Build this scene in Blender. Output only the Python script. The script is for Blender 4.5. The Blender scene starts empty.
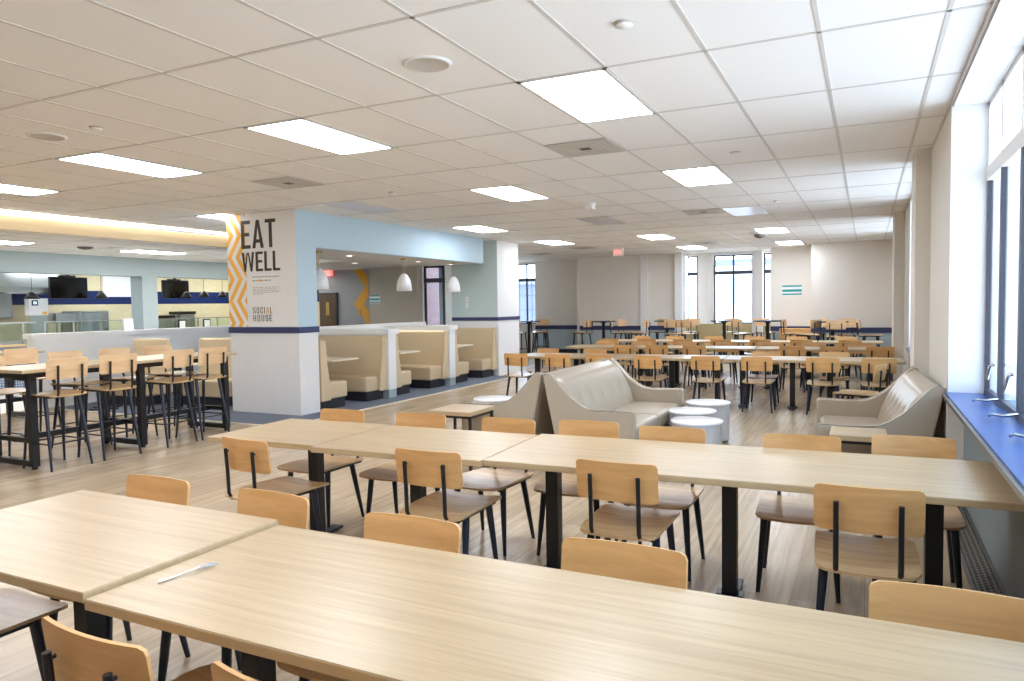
import bpy, bmesh, math, random
from math import sin, cos, pi, radians
from mathutils import Vector, Matrix
random.seed(7)
S = bpy.context.scene
COL = S.collection
T = 0.6096                      # ceiling module (2 ft)
CEIL = 3.07
GX, GY = -1.465, 4.362          # a node of the ceiling grid

# ------------------------------------------------------------------ colour / materials
def lin(c):
    return tuple(((v/255)/12.92 if v/255 <= .04045 else ((v/255+.055)/1.055)**2.4) for v in c)

def new_mat(name):
    m = bpy.data.materials.new(name); m.use_nodes = True
    nt = m.node_tree; b = nt.nodes['Principled BSDF']
    return m, nt, b

def N(nt, t, **kw):
    n = nt.nodes.new(t)
    for k, v in kw.items():
        if k in n.inputs: n.inputs[k].default_value = v
        else: setattr(n, k, v)
    return n

def plain(name, rgb, rough=.5, metal=0., var=.05, scale=30., bump=0., spec=None):
    """paint, metal, plastic ... with a faint procedural unevenness"""
    m, nt, b = new_mat(name)
    c = lin(rgb)
    tc = N(nt, 'ShaderNodeTexCoord')
    no = N(nt, 'ShaderNodeTexNoise', Scale=scale, Detail=3.)
    nt.links.new(tc.outputs['Object'], no.inputs['Vector'])
    mx = N(nt, 'ShaderNodeMix', data_type='RGBA')
    mx.inputs[6].default_value = (*[v*(1-var) for v in c], 1)
    mx.inputs[7].default_value = (*[min(1, v*(1+var)) for v in c], 1)
    nt.links.new(no.outputs['Fac'], mx.inputs[0])
    nt.links.new(mx.outputs[2], b.inputs['Base Color'])
    b.inputs['Roughness'].default_value = rough
    b.inputs['Metallic'].default_value = metal
    if spec is not None: b.inputs['Specular IOR Level'].default_value = spec
    if bump:
        bp = N(nt, 'ShaderNodeBump', Strength=bump, Distance=.01)
        nt.links.new(no.outputs['Fac'], bp.inputs['Height'])
        nt.links.new(bp.outputs['Normal'], b.inputs['Normal'])
    return m

def wood(name, dark, light, axis='X', rough=.4, fine=38., spread=1.6, spec=.55):
    """streaky timber with the grain along one object axis"""
    m, nt, b = new_mat(name)
    tc = N(nt, 'ShaderNodeTexCoord')
    oi = N(nt, 'ShaderNodeObjectInfo')
    mp = N(nt, 'ShaderNodeMapping')
    sc = {'X': (spread, fine, fine), 'Y': (fine, spread, fine), 'Z': (fine, fine, spread)}[axis]
    mp.inputs['Scale'].default_value = sc
    ad = N(nt, 'ShaderNodeVectorMath', operation='ADD')
    cx = N(nt, 'ShaderNodeCombineXYZ')
    ml = N(nt, 'ShaderNodeMath', operation='MULTIPLY'); ml.inputs[1].default_value = 37.
    nt.links.new(oi.outputs['Random'], ml.inputs[0])
    for k in range(3): nt.links.new(ml.outputs[0], cx.inputs[k])
    nt.links.new(tc.outputs['Object'], mp.inputs['Vector'])
    nt.links.new(mp.outputs[0], ad.inputs[0]); nt.links.new(cx.outputs[0], ad.inputs[1])
    no = N(nt, 'ShaderNodeTexNoise', Scale=1., Detail=5., Roughness=.6, Distortion=.6)
    nt.links.new(ad.outputs[0], no.inputs['Vector'])
    rp = N(nt, 'ShaderNodeValToRGB')
    rp.color_ramp.elements[0].position = .32; rp.color_ramp.elements[0].color = (*lin(dark), 1)
    rp.color_ramp.elements[1].position = .66; rp.color_ramp.elements[1].color = (*lin(light), 1)
    nt.links.new(no.outputs['Fac'], rp.inputs[0])
    nt.links.new(rp.outputs[0], b.inputs['Base Color'])
    b.inputs['Roughness'].default_value = rough
    b.inputs['Specular IOR Level'].default_value = spec
    return m

def tiles(name, rgb, grout, w, h, offset=0., rough=.3, mortar=.012, var=.04, mapx='xy'):
    m, nt, b = new_mat(name)
    tc = N(nt, 'ShaderNodeTexCoord')
    sp = N(nt, 'ShaderNodeSeparateXYZ'); nt.links.new(tc.outputs['Object'], sp.inputs[0])
    a = N(nt, 'ShaderNodeMath', operation='ADD')
    nt.links.new(sp.outputs[0], a.inputs[0]); nt.links.new(sp.outputs[1], a.inputs[1])
    cb = N(nt, 'ShaderNodeCombineXYZ')
    nt.links.new(a.outputs[0], cb.inputs[0]); nt.links.new(sp.outputs[2], cb.inputs[1])
    br = N(nt, 'ShaderNodeTexBrick', offset=offset, squash=1.)
    br.inputs['Scale'].default_value = 1.
    br.inputs['Brick Width'].default_value = w; br.inputs['Row Height'].default_value = h
    br.inputs['Mortar Size'].default_value = mortar*h
    c = lin(rgb)
    br.inputs['Color1'].default_value = (*[v*(1-var) for v in c], 1)
    br.inputs['Color2'].default_value = (*[min(1, v*(1+var)) for v in c], 1)
    br.inputs['Mortar'].default_value = (*lin(grout), 1)
    nt.links.new(cb.outputs[0], br.inputs['Vector'])
    nt.links.new(br.outputs['Color'], b.inputs['Base Color'])
    b.inputs['Roughness'].default_value = rough
    return m

def floor_mat():
    m, nt, b = new_mat('vinyl_plank')
    tc = N(nt, 'ShaderNodeTexCoord')
    mp = N(nt, 'ShaderNodeMapping'); mp.inputs['Rotation'].default_value = (0, 0, pi/2)
    nt.links.new(tc.outputs['Object'], mp.inputs['Vector'])
    br = N(nt, 'ShaderNodeTexBrick', offset=.37, squash=1.)
    br.inputs['Scale'].default_value = 1.
    br.inputs['Brick Width'].default_value = 1.22; br.inputs['Row Height'].default_value = .18
    br.inputs['Mortar Size'].default_value = .0015
    br.inputs['Color1'].default_value = (*lin((184, 162, 134)), 1)
    br.inputs['Color2'].default_value = (*lin((202, 180, 150)), 1)
    br.inputs['Mortar'].default_value = (*lin((152, 130, 108)), 1)
    nt.links.new(mp.outputs[0], br.inputs['Vector'])
    mp2 = N(nt, 'ShaderNodeMapping'); mp2.inputs['Scale'].default_value = (22, 1.1, 1)
    nt.links.new(tc.outputs['Object'], mp2.inputs['Vector'])
    no = N(nt, 'ShaderNodeTexNoise', Scale=1., Detail=6., Roughness=.62, Distortion=.5)
    nt.links.new(mp2.outputs[0], no.inputs['Vector'])
    rp = N(nt, 'ShaderNodeValToRGB')
    rp.color_ramp.elements[0].position = .3; rp.color_ramp.elements[0].color = (.62, .60, .58, 1)
    rp.color_ramp.elements[1].position = .68; rp.color_ramp.elements[1].color = (1.06, 1.06, 1.06, 1)
    nt.links.new(no.outputs['Fac'], rp.inputs[0])
    mx = N(nt, 'ShaderNodeMix', data_type='RGBA', blend_type='MULTIPLY')
    mx.inputs[0].default_value = .85
    nt.links.new(br.outputs['Color'], mx.inputs[6]); nt.links.new(rp.outputs[0], mx.inputs[7])
    nt.links.new(mx.outputs[2], b.inputs['Base Color'])
    b.inputs['Roughness'].default_value = .27
    bp = N(nt, 'ShaderNodeBump', Strength=.08, Distance=.01)
    nt.links.new(no.outputs['Fac'], bp.inputs['Height']); nt.links.new(bp.outputs[0], b.inputs['Normal'])
    return m

def emit(name, rgb, strength):
    m, nt, b = new_mat(name)
    b.inputs['Base Color'].default_value = (.9, .9, .9, 1)
    b.inputs['Emission Color'].default_value = (*lin(rgb), 1)
    b.inputs['Emission Strength'].default_value = strength
    return m

def glass_mat(name, tint=(235, 243, 250), gloss=.08, fr=.4):
    m = bpy.data.materials.new(name); m.use_nodes = True
    nt = m.node_tree; nt.nodes.clear()
    o = N(nt, 'ShaderNodeOutputMaterial'); t = N(nt, 'ShaderNodeBsdfTransparent'); g = N(nt, 'ShaderNodeBsdfGlossy')
    t.inputs[0].default_value = (*lin(tint), 1); g.inputs['Roughness'].default_value = .03
    lw = N(nt, 'ShaderNodeLayerWeight', Blend=.25)
    ml = N(nt, 'ShaderNodeMath', operation='MULTIPLY_ADD'); ml.inputs[1].default_value = fr; ml.inputs[2].default_value = gloss*.4
    nt.links.new(lw.outputs['Fresnel'], ml.inputs[0])
    mx = N(nt, 'ShaderNodeMixShader')
    nt.links.new(ml.outputs[0], mx.inputs[0]); nt.links.new(t.outputs[0], mx.inputs[1]); nt.links.new(g.outputs[0], mx.inputs[2])
    nt.links.new(mx.outputs[0], o.inputs[0])
    return m

M = {}
M['ceiling'] = plain('ceiling_tile', (241, 241, 241), .9, var=.03, scale=160, bump=.06)
M['tee'] = plain('ceiling_tee_shaded', (210, 207, 203), .45)  # grey for the shadow gap along the tees, put into their colour
M['wall'] = plain('warm_white_paint', (226, 221, 212), .6, var=.015, scale=3)
M['wallfar'] = plain('pale_grey_paint', (230, 226, 219), .6, var=.015, scale=3)
M['white'] = plain('white_paint', (238, 239, 240), .45, var=.015, scale=4)
M['dado'] = plain('grey_green_paint', (128, 140, 144), .5, var=.04, scale=5)
M['blue'] = plain('light_blue_paint', (188, 212, 226), .5, var=.015, scale=4)
M['tealgrey'] = plain('grey_blue_paint', (166, 181, 186), .5, var=.02, scale=4)
M['paletall'] = plain('pale_teal_paint', (200, 218, 218), .45, var=.015, scale=4)
M['soffit'] = plain('soffit_paint', (212, 208, 202), .6)
M['greywall'] = plain('taupe_paint', (172, 165, 152), .6, var=.02, scale=3)
M['slatewall'] = plain('slate_paint', (142, 144, 148), .6, var=.02, scale=3)
M['navy'] = plain('navy_paint', (52, 58, 100), .4, var=.05)
M['navytile'] = tiles('navy_tile', (28, 44, 92), (60, 70, 105), .15, .075, .5, .2)
M['creamtile'] = tiles('cream_tile', (214, 203, 164), (196, 186, 150), .15, .075, .5, .3)
M['whitetile'] = tiles('white_stacked_tile', (232, 231, 230), (227, 226, 226), .075, .30, 0., .2, .02, .008)
M['bluetile'] = tiles('blue_counter_tile', (70, 92, 130), (190, 195, 205), .05, .05, .0, .3, .08)
M['floor'] = floor_mat()
M['carpet'] = plain('blue_grey_carpet', (104, 112, 128), .95, var=.25, scale=220, bump=.2)
M['edge'] = plain('pale_edge_strip', (226, 218, 200), .5)
M['oak'] = wood('light_oak_laminate', (174, 147, 111), (194, 169, 132), 'X', .3, 30., 1.3)
M['oakY'] = wood('light_oak_laminate_long', (184, 161, 128), (206, 186, 154), 'Y', .3, 30., 1.3)
M['oakedge'] = wood('oak_edge_band', (182, 156, 116), (196, 171, 132), 'X', .5, 30., 1.3)
M['beech'] = wood('beech_plywood', (208, 156, 96), (226, 176, 116), 'X', .38, 20., 2.6)
M['beech_lit'] = wood('beech_plywood_lit', (220, 180, 134), (236, 202, 158), 'X', .38, 20., 2.6)  # beech of the stool backs, lightened as if overlit by the kitchen
M['seatwood'] = wood('plywood_seat', (182, 146, 104), (206, 172, 128), 'X', .25, 24., 2.2)
M['palelam'] = wood('pale_booth_laminate', (222, 208, 182), (238, 228, 208), 'X', .3, 30., 1.3)
M['maple'] = wood('maple_panel', (236, 212, 170), (246, 226, 188), 'Y', .5, 20., .8)
M['black'] = plain('black_powder_coat', (22, 22, 25), .42, var=.1)
M['blackmetal'] = plain('dark_bronze_frame', (58, 60, 72), .4, var=.08)
M['leg'] = plain('black_leg_blue_sheen', (30, 36, 52), .3, var=.1)  # black with its blue sheen mixed into the base colour
M['tanvinyl'] = plain('tan_vinyl', (210, 190, 156), .38, var=.03, scale=12, bump=.03)
M['greyvinyl'] = plain('grey_beige_vinyl', (172, 159, 141), .27, var=.03, scale=12, bump=.03)
M['piping'] = plain('sofa_piping', (160, 151, 134), .4)
M['kick'] = plain('black_toe_kick', (38, 38, 44), .5)
M['whitelam'] = plain('white_laminate', (240, 242, 245), .22, var=.01)
M['flute'] = plain('silver_fluted_metal', (214, 219, 226), .3, .25, var=.04)
M['brass'] = plain('brass', (190, 160, 100), .3, 1.)
M['chrome'] = plain('brushed_steel', (190, 192, 194), .25, 1., var=.05)
M['steel'] = plain('kitchen_steel', (170, 175, 172), .32, .85, var=.1, scale=8)
M['sill'] = plain('slate_sill_sky_tint', (60, 92, 156), .3, var=.08, scale=14, spec=.3)  # grey-blue slate with the sky's reflection put into its base colour
M['sillrail'] = plain('sill_metal_rail', (128, 124, 122), .35, .8)
M['grille'] = plain('radiator_grille_dark', (40, 38, 36), .6)
M['grillebar'] = plain('radiator_grille_bar', (120, 116, 108), .5, .3)
M['orange'] = plain('orange_print', (240, 178, 74), .5, var=.02)
M['ochre'] = plain('ochre_print', (206, 150, 40), .55, var=.02)
M['ink'] = plain('dark_olive_ink', (56, 48, 34), .5, var=.04)
M['greyink'] = plain('grey_ink', (168, 166, 162), .5, var=.04)
M['sign'] = plain('white_sign_vinyl', (232, 231, 229), .45, var=.01)
M['doorwood'] = wood('dark_door_wood', (58, 40, 26), (82, 58, 38), 'Z', .4, 18., 1.)
M['tv'] = plain('black_screen', (24, 20, 18), .12, var=.05)
M['teal'] = plain('teal_sign', (24, 158, 158), .4, var=.02)
M['vent'] = plain('grey_vent', (196, 192, 186), .6, var=.05)
M['ventdark'] = plain('dark_vent_slot', (92, 88, 84), .7)
M['unlit'] = plain('unlit_diffuser', (222, 220, 232), .25, var=.01)
M['light'] = emit('lit_diffuser', (238, 245, 255), 18.)
M['cove'] = emit('cove_strip', (255, 246, 230), 4.5)
M['led'] = emit('warm_led', (255, 226, 176), 1.2)
M['exit'] = emit('red_exit_glow', (255, 70, 48), 1.4)
M['screen'] = emit('blue_display', (120, 190, 255), 1.)
M['lampin'] = emit('pendant_bulb', (255, 240, 218), 25.)
M['downlight'] = emit('downlight_lens', (255, 244, 226), 9.)
M['light2'] = emit('lit_diffuser_kitchen', (250, 248, 244), 30.)
M['glass'] = glass_mat('window_glass')
M['guard'] = glass_mat('counter_glass', (244, 251, 248), .06, .12)
M['shade'] = plain('white_enamel_shade', (242, 242, 244), .3, var=.01)
M['darkshade'] = plain('dark_metal_shade', (40, 36, 30), .35, .4)
M['paper'] = plain('pale_notice_paper', (214, 220, 218), .6)
M['brick'] = tiles('red_brick', (112, 80, 80), (140, 126, 124), .22, .075, .5, .85, .1, .15)
M['stone'] = plain('pale_stone', (122, 130, 152), .8, var=.05, scale=1.5)
M['slate'] = plain('blue_slate_cladding', (72, 79, 106), .8, var=.1, scale=1.2)
M['winblue'] = plain('blue_grey_pane', (70, 76, 104), .35)  # even dark blue-grey for the outdoor panes
M['bark'] = plain('bare_bark', (112, 108, 122), .9)
M['ochrewall'] = plain('olive_tan_paint', (190, 174, 132), .6, var=.06, scale=20)

# ------------------------------------------------------------------ mesh helpers
class MB:
    """collects shapes into one mesh"""
    def __init__(s): s.v = []; s.f = []; s.mi = []; s.sm = []
    def add(s, vs, fs, mi=0, smooth=False):
        b = len(s.v); s.v += [tuple(p) for p in vs]
        for f in fs: s.f.append([i+b for i in f]); s.mi.append(mi); s.sm.append(smooth)
    def box(s, a, b, mi=0):
        x0, y0, z0 = [min(p, q) for p, q in zip(a, b)]; x1, y1, z1 = [max(p, q) for p, q in zip(a, b)]
        s.add([(x0,y0,z0),(x1,y0,z0),(x1,y1,z0),(x0,y1,z0),(x0,y0,z1),(x1,y0,z1),(x1,y1,z1),(x0,y1,z1)],
              [(3,2,1,0),(4,5,6,7),(0,1,5,4),(1,2,6,5),(2,3,7,6),(3,0,4,7)], mi); return s
    def tube(s, pts, r, n=10, mi=0, cap=True):
        pts = [Vector(p) for p in pts]
        rs = r if isinstance(r, (list, tuple)) else [r]*len(pts)
        vs = []; fs = []; up = None
        for i, p in enumerate(pts):
            d = (pts[min(i+1, len(pts)-1)]-pts[max(i-1, 0)]).normalized()
            if up is None: up = Vector((0, 0, 1)) if abs(d.z) < .9 else Vector((1, 0, 0))
            a = d.cross(up).normalized(); b = d.cross(a).normalized(); up = -b if False else up
            for k in range(n):
                t = 2*pi*k/n; vs.append(p + a*(rs[i]*cos(t)) + b*(rs[i]*sin(t)))
        for i in range(len(pts)-1):
            for k in range(n):
                fs.append((i*n+k, i*n+(k+1) % n, (i+1)*n+(k+1) % n, (i+1)*n+k))
        s.add(vs, fs, mi, True)
        if cap:
            m = len(pts)-1
            s.add([vs[k] for k in range(n)], [tuple(range(n))], mi)
            s.add([vs[m*n+k] for k in range(n)], [tuple(range(n-1, -1, -1))], mi)
        return s
    def lathe(s, prof, c=(0, 0, 0), n=32, mi=0, flute=0., smooth=True):
        vs = []; fs = []
        for r, z in prof:
            for k in range(n):
                t = 2*pi*k/n; q = r*(1-(flute if k % 2 else 0)); vs.append((c[0]+q*cos(t), c[1]+q*sin(t), c[2]+z))
        for i in range(len(prof)-1):
            for k in range(n): fs.append((i*n+k, i*n+(k+1) % n, (i+1)*n+(k+1) % n, (i+1)*n+k))
        s.add(vs, fs, mi, smooth)
        return s
    def disc(s, c, r, n=32, mi=0, up=True):
        vs = [(c[0]+r*cos(2*pi*k/n), c[1]+r*sin(2*pi*k/n), c[2]) for k in range(n)]
        s.add(vs, [tuple(range(n)) if up else tuple(range(n-1, -1, -1))], mi); return s
    def prism(s, poly, axis, a, b, mi=0):
        """2-D polygon pushed along one axis from a to b"""
        n = len(poly)
        def P(p, t):
            if axis == 'y': return (p[0], t, p[1])
            if axis == 'x': return (t, p[0], p[1])
            return (p[0], p[1], t)
        vs = [P(p, a) for p in poly]+[P(p, b) for p in poly]
        fs = [tuple(range(n-1, -1, -1)), tuple(range(n, 2*n))]+[(k, (k+1) % n, n+(k+1) % n, n+k) for k in range(n)]
        s.add(vs, fs, mi); return s
    def sheet(s, fn, nu, nv, th, mi=0):
        """curved slab: fn(u,v) gives the top point, th its thickness along the local normal"""
        g = [[Vector(fn(-1+2*i/nu, -1+2*j/nv)) for j in range(nv+1)] for i in range(nu+1)]
        top = []; bot = []
        for i in range(nu+1):
            for j in range(nv+1):
                du = g[min(i+1, nu)][j]-g[max(i-1, 0)][j]; dv = g[i][min(j+1, nv)]-g[i][max(j-1, 0)]
                n = du.cross(dv).normalized(); top.append(g[i][j]); bot.append(g[i][j]-n*th)
        W = nv+1; o = len(top)
        fs = []
        for i in range(nu):
            for j in range(nv):
                q = (i*W+j, (i+1)*W+j, (i+1)*W+j+1, i*W+j+1)
                fs.append(q); fs.append(tuple(o+k for k in reversed(q)))
        s.add(top+bot, fs, mi, True)
        ring = [i*W for i in range(nu+1)]+[nu*W+j for j in range(1, W)]+[i*W+nv for i in range(nu-1, -1, -1)]+[j for j in range(nv-1, 0, -1)]
        m = len(ring)
        vs = [top[k] for k in ring]+[bot[k] for k in ring]
        s.add(vs, [(k, k+m, (k+1) % m+m, (k+1) % m) for k in range(m)], mi)
        return s
    def mesh(s, name, mats):
        me = bpy.data.meshes.new(name)
        me.from_pydata(s.v, [], s.f)
        for m in mats: me.materials.append(m)
        me.polygons.foreach_set('material_index', s.mi); me.polygons.foreach_set('use_smooth', s.sm)
        me.update()
        bm = bmesh.new(); bm.from_mesh(me); bmesh.ops.recalc_face_normals(bm, faces=bm.faces); bm.to_mesh(me); bm.free()
        return me

def obj(name, mb, mats, parent=None, loc=(0, 0, 0), rz=0.):
    mats = mats if isinstance(mats, (list, tuple)) else [mats]
    me = mb if isinstance(mb, bpy.types.Mesh) else mb.mesh(name, mats)
    o = bpy.data.objects.new(name, me); COL.objects.link(o)
    o.location = loc; o.rotation_euler = (0, 0, rz)
    if parent: o.parent = parent
    return o

def bevel(o, w=.01, seg=2, ang=40):
    md = o.modifiers.new('bevel', 'BEVEL'); md.width = w; md.segments = seg; md.limit_method = 'ANGLE'; md.angle_limit = radians(ang)
    for p in o.data.polygons: p.use_smooth = False
    return o

LABELS = {}
def tag(o, label, cat, group=None):
    n = len(label.split()); assert 4 <= n <= 16, (n, label)
    o['label'] = label; o['category'] = cat
    if group: o['group'] = group
    LABELS.setdefault(label, []).append(o.name)
    return o
def thing(name, label, cat, loc=(0, 0, 0), rz=0., group=None):
    o = bpy.data.objects.new(name, None); COL.objects.link(o); o.empty_display_size = .1
    o.location = loc; o.rotation_euler = (0, 0, rz)
    return tag(o, label, cat, group)
def struct(name, mb, mats, parent=None, loc=(0, 0, 0)):
    o = obj(name, mb, mats, parent, loc); o['kind'] = 'structure'; return o
def dup(root, loc, rz, label, group=None):
    r = root.copy(); COL.objects.link(r); r.location = loc; r.rotation_euler = (0, 0, rz)
    tag(r, label, r['category'], group or r.get('group'))
    for ch in list(root.children):
        c = ch.copy(); COL.objects.link(c); c.parent = r
        for g in ch.children:
            d = g.copy(); COL.objects.link(d); d.parent = c
    return r
def B(a, b): return MB().box(a, b)
ORD = ['first', 'second', 'third', 'fourth', 'fifth', 'sixth', 'seventh', 'eighth', 'ninth', 'tenth', 'eleventh', 'twelfth']

# ------------------------------------------------------------------ room shell
XW = .55                                         # window-wall face
struct('floor', B((-19, -4, -.1), (1.2, 23.5, 0)), M['floor'])
struct('floor_kitchen_bounce', B((-18, 6.5, 0), (-12.4, 16.8, .008)), plain('pale_bounce_tile', (214, 210, 202), .4))  # mostly hidden pale floor, added to bounce light onto the lower ceiling
c = struct('floor_carpet', B((-12.23, 7.4, 0), (-7.1, 14.6, .012)), M['carpet'])
struct('trim_1', MB().box((-7.1, 7.36, 0), (-7.06, 16.2, .015)).box((-12.2, 7.36, 0), (-7.1, 7.4, .015)), M['edge'])
struct('ceiling', B((-11.1, -4, CEIL), (.62, 23.2, CEIL+.1)), M['ceiling'])
g = MB()
for i in range(-16, 4):
    x = GX+i*T
    g.box((x-.012, -4, CEIL-.004), (x+.012, 22.6, CEIL))
for j in range(-7, 16):
    y = GY+j*2*T
    g.box((-11.1, y-.012, CEIL-.004), (.58, y+.012, CEIL))
g.box((.545, -4, CEIL-.03), (.575, 21, CEIL))
struct('ceiling_grid', g, M['tee'])

# window wall: dado below the sill, piers between bays, heads over the windows
bays = [(.3, 6.35), (8.95, 12.1), (14.7, 17.9)]
w = MB()
w.box((.66, -4, 0), (.98, 20.2, .86))
prev = -4
for a, b in bays+[(20.2, 20.2)]:
    w.box((XW, prev, .0), (.98, a, CEIL), 1)
    prev = b
for a, b in bays: w.box((.575, a, 3.03), (.98, b, CEIL+.08), 1)
w.box((.42, 8.2, 0), (XW, 8.95, CEIL), 1); w.box((.40, 13.8, 0), (XW, 14.7, CEIL), 1)
struct('wall_right', w, [M['dado'], M['wall']])
rv = MB()                                         # reveals of the bays, whitened for the window light on them
for a, b in bays:
    rv.box((.552, b-.004, .9), (.8, b, 3.03)); rv.box((.552, a, .9), (.8, a+.004, 3.03)); rv.box((.56, a, 3.024), (.8, b, 3.03))
struct('trim_2', rv, M['white'])
for n, (a, b) in enumerate(bays):
    sl = MB().box((.535, a+.006, .862), (.80, b-.006, .9))
    struct('window_sill' if n == 0 else f'window_sill.{n:03d}', sl, M['sill'])
    rl = MB()
    for k, (dx, dz) in enumerate(((0, .0), (.012, -.022), (.024, -.044))):
        rl.box((.515+dx, a, .872+dz), (.536+dx*.6, b, .888+dz))
    struct('trim_3' if n == 0 else f'trim_3.{n:03d}', rl, M['sillrail'])

def window_unit(name, axis, pos, a, b, z0, zt, z1, mulls, dep=.05, low=None, up=None, grid=0):
    """steel window in the plane axis=pos between a and b: sash, transom, mullions and panes"""
    f = MB(); u = MB()
    def bar(mb, p0, p1, q0, q1, d=dep):
        if axis == 'x': mb.box((pos-d/2, p0, q0), (pos+d/2, p1, q1))
        else: mb.box((p0, pos-d/2, q0), (p1, pos+d/2, q1))
    t = .04
    bar(f, a, b, z0, z0+t); bar(f, a, a+t, z0, zt); bar(f, b-t, b, z0, zt)
    for m_ in mulls:
        bar(f, m_-.026, m_+.026, z0, zt, dep*1.1)
    if grid:
        edges = [a]+list(mulls)+[b]
        for e0, e1 in zip(edges, edges[1:]):
            bar(f, (e0+e1)/2-.006, (e0+e1)/2+.006, z0, zt, .015)
            for k in range(1, grid): bar(f, e0, e1, z0+(zt-z0)*k/grid-.006, z0+(zt-z0)*k/grid+.006, .015)
    bar(u, a, b, zt, zt+.1, dep*1.4); bar(u, a, b, z1-t, z1); bar(u, a, a+t, zt, z1); bar(u, b-t, b, zt, z1)
    for m_ in mulls: bar(u, m_-.024, m_+.024, zt, z1, dep)
    o = struct(name, f, low or M['blackmetal'])
    struct('window_transom', u, up or M['blackmetal'], o)
    p = MB(); bar(p, a+.01, b-.01, z0+.01, z1-.01, .008)
    struct('window_pane', p, M['glass'], o)
    return o
wn = 1
for a, b in bays:
    ms = []; y = b-.62
    while y > a+.3: ms.append(y); y -= .70
    o = window_unit(f'window_{wn}', 'x', .80, a, b, .9, 2.46, 3.03, ms, dep=.032, up=M['white'], grid=0); wn += 1
    if a < 1:
        st = MB()                                 # casement stays and handles at the foot of the sashes
        for m_ in ms[:4]:
            st.tube([(.775, m_-.05, .94), (.70, m_-.12, .935), (.66, m_-.02, .93), (.64, m_-.06, .925)], .009, 8)
            st.tube([(.77, m_+.06, 1.16), (.745, m_+.06, 1.15), (.735, m_+.09, 1.06)], .011, 8)
        struct('window_stay', st, M['chrome'], o)
# baseboard heater along the dado
h = MB().prism([(.535, 0), (.655, 0), (.655, .07), (.535, .02)], 'y', -.5, 6.3)
hb = MB()
def hz(x): return .021+(x-.535)/.12*.05
for k in range(78):
    y = 3.0+k*.042
    hb.add([(.54, y, hz(.54)), (.65, y, hz(.65)), (.65, y+.014, hz(.65)), (.54, y+.014, hz(.54)), (.54, y, hz(.54)+.005), (.65, y, hz(.65)+.005), (.65, y+.014, hz(.65)+.005), (.54, y+.014, hz(.54)+.005)],
           [(3,2,1,0),(4,5,6,7),(0,1,5,4),(1,2,6,5),(2,3,7,6),(3,0,4,7)])
for x in (.555, .58, .605, .63): hb.box((x-.004, -.5, hz(x)), (x+.004, 6.3, hz(x)+.006))
ht = thing('baseboard_heater', 'low slotted radiator cover running along the floor beneath the window sill', 'radiator', (0, 0, 0))
obj('cover', h, M['grille'], ht); obj('grille', hb, M['grillebar'], ht)
obj('top_rail', MB().box((.645, -.5, .06), (.659, 6.3, .085)).box((.525, -.5, .0), (.54, 6.3, .028)), M['sillrail'], ht)

# far walls
fw = MB()
fw.box((-8.25, 21.8, 0), (-4.95, 22.1, CEIL))
fw.box((-2.40, 21.2, 0), (-1.3, 22.0, CEIL)); fw.box((-1.3, 20.2, 0), (1.0, 21.2, CEIL))
fw.box((-8.35, 21.8, 0), (-8.25, 22.6, CEIL))
fw.box((-10.07, 22.4, 0), (-8.25, 22.7, CEIL)); fw.box((-13, 22.4, 0), (-11.0, 22.7, CEIL))
fw.box((-11.0, 22.4, 0), (-10.07, 22.7, .95)); fw.box((-11.0, 22.4, 3.0), (-10.07, 22.7, CEIL))
# bay: low wall under the windows, slanted piers
struct('wall_back', fw, M['wallfar'])
pr_ = MB()
pr_.box((-6.24, 21.72, 0), (-6.03, 21.8, CEIL)); pr_.box((-5.16, 21.6, 0), (-4.95, 21.8, CEIL))
pr_.prism([(-4.62, 22.3), (-4.30, 22.25), (-4.14, 22.1), (-4.14, 22.6), (-4.62, 22.6)], 'z', 0, CEIL)
pr_.prism([(-3.02, 22.1), (-2.9, 22.0), (-2.72, 21.95), (-2.72, 22.6), (-3.02, 22.6)], 'z', 0, CEIL)
struct('trim_4', pr_, M['white'])
lw_ = MB(); lw_.box((-4.95, 22.1, 0), (-2.4, 22.5, .95))
struct('wall_bay', lw_, M['ochrewall'])
struct('wall_bay_head', B((-4.95, 22.1, 3.0), (-2.4, 22.5, CEIL)), M['white'])
window_unit(f'window_{wn}', 'y', 22.35, -4.95, -4.62, .95, 2.42, 3.0, []); wn += 1
window_unit(f'window_{wn}', 'y', 22.35, -4.14, -3.02, .95, 2.42, 3.0, [-3.58]); wn += 1
window_unit(f'window_{wn}', 'y', 22.35, -2.72, -2.4, .95, 2.42, 3.0, []); wn += 1
window_unit(f'window_{wn}', 'y', 22.5, -11.0, -10.07, .95, 2.4, 3.0, [-10.42], grid=3); wn += 1
# dado and navy rail along the far walls
d = MB()
d.box((-8.25, 21.785, 0), (-5.16, 21.8, .78)); d.box((-2.4, 21.185, 0), (-1.3, 21.2, .78)); d.box((-1.3, 20.185, 0), (.55, 20.2, .78)); d.box((-10.07, 22.385, 0), (-8.35, 22.4, .78))
struct('wall_dado', d, plain('blue_dado_paint', (178, 198, 208), .5))
n_ = MB()
for x0, x1, y in ((-8.25, -4.95, 21.8), (-2.4, -1.3, 21.2), (-1.3, .55, 20.2), (-10.07, -8.35, 22.4)):
    n_.box((x0, y-.04, .78), (x1, y, .91)); n_.box((x0, y-.03, 0), (x1, y, .12), 1)
struct('trim_5', n_, [M['navy'], M['kick']])
# rest of the shell (behind the camera and at the far corner)
s_ = MB().box((-19, -4.2, 0), (1.2, -4, CEIL)); struct('wall_front', s_, M['wall'])
struct('wall_left', MB().prism([(-8.9, 15.7), (-11.0, 22.4), (-11.2, 22.4), (-9.1, 15.7)], 'z', 0, CEIL), M['wall'])

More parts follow.
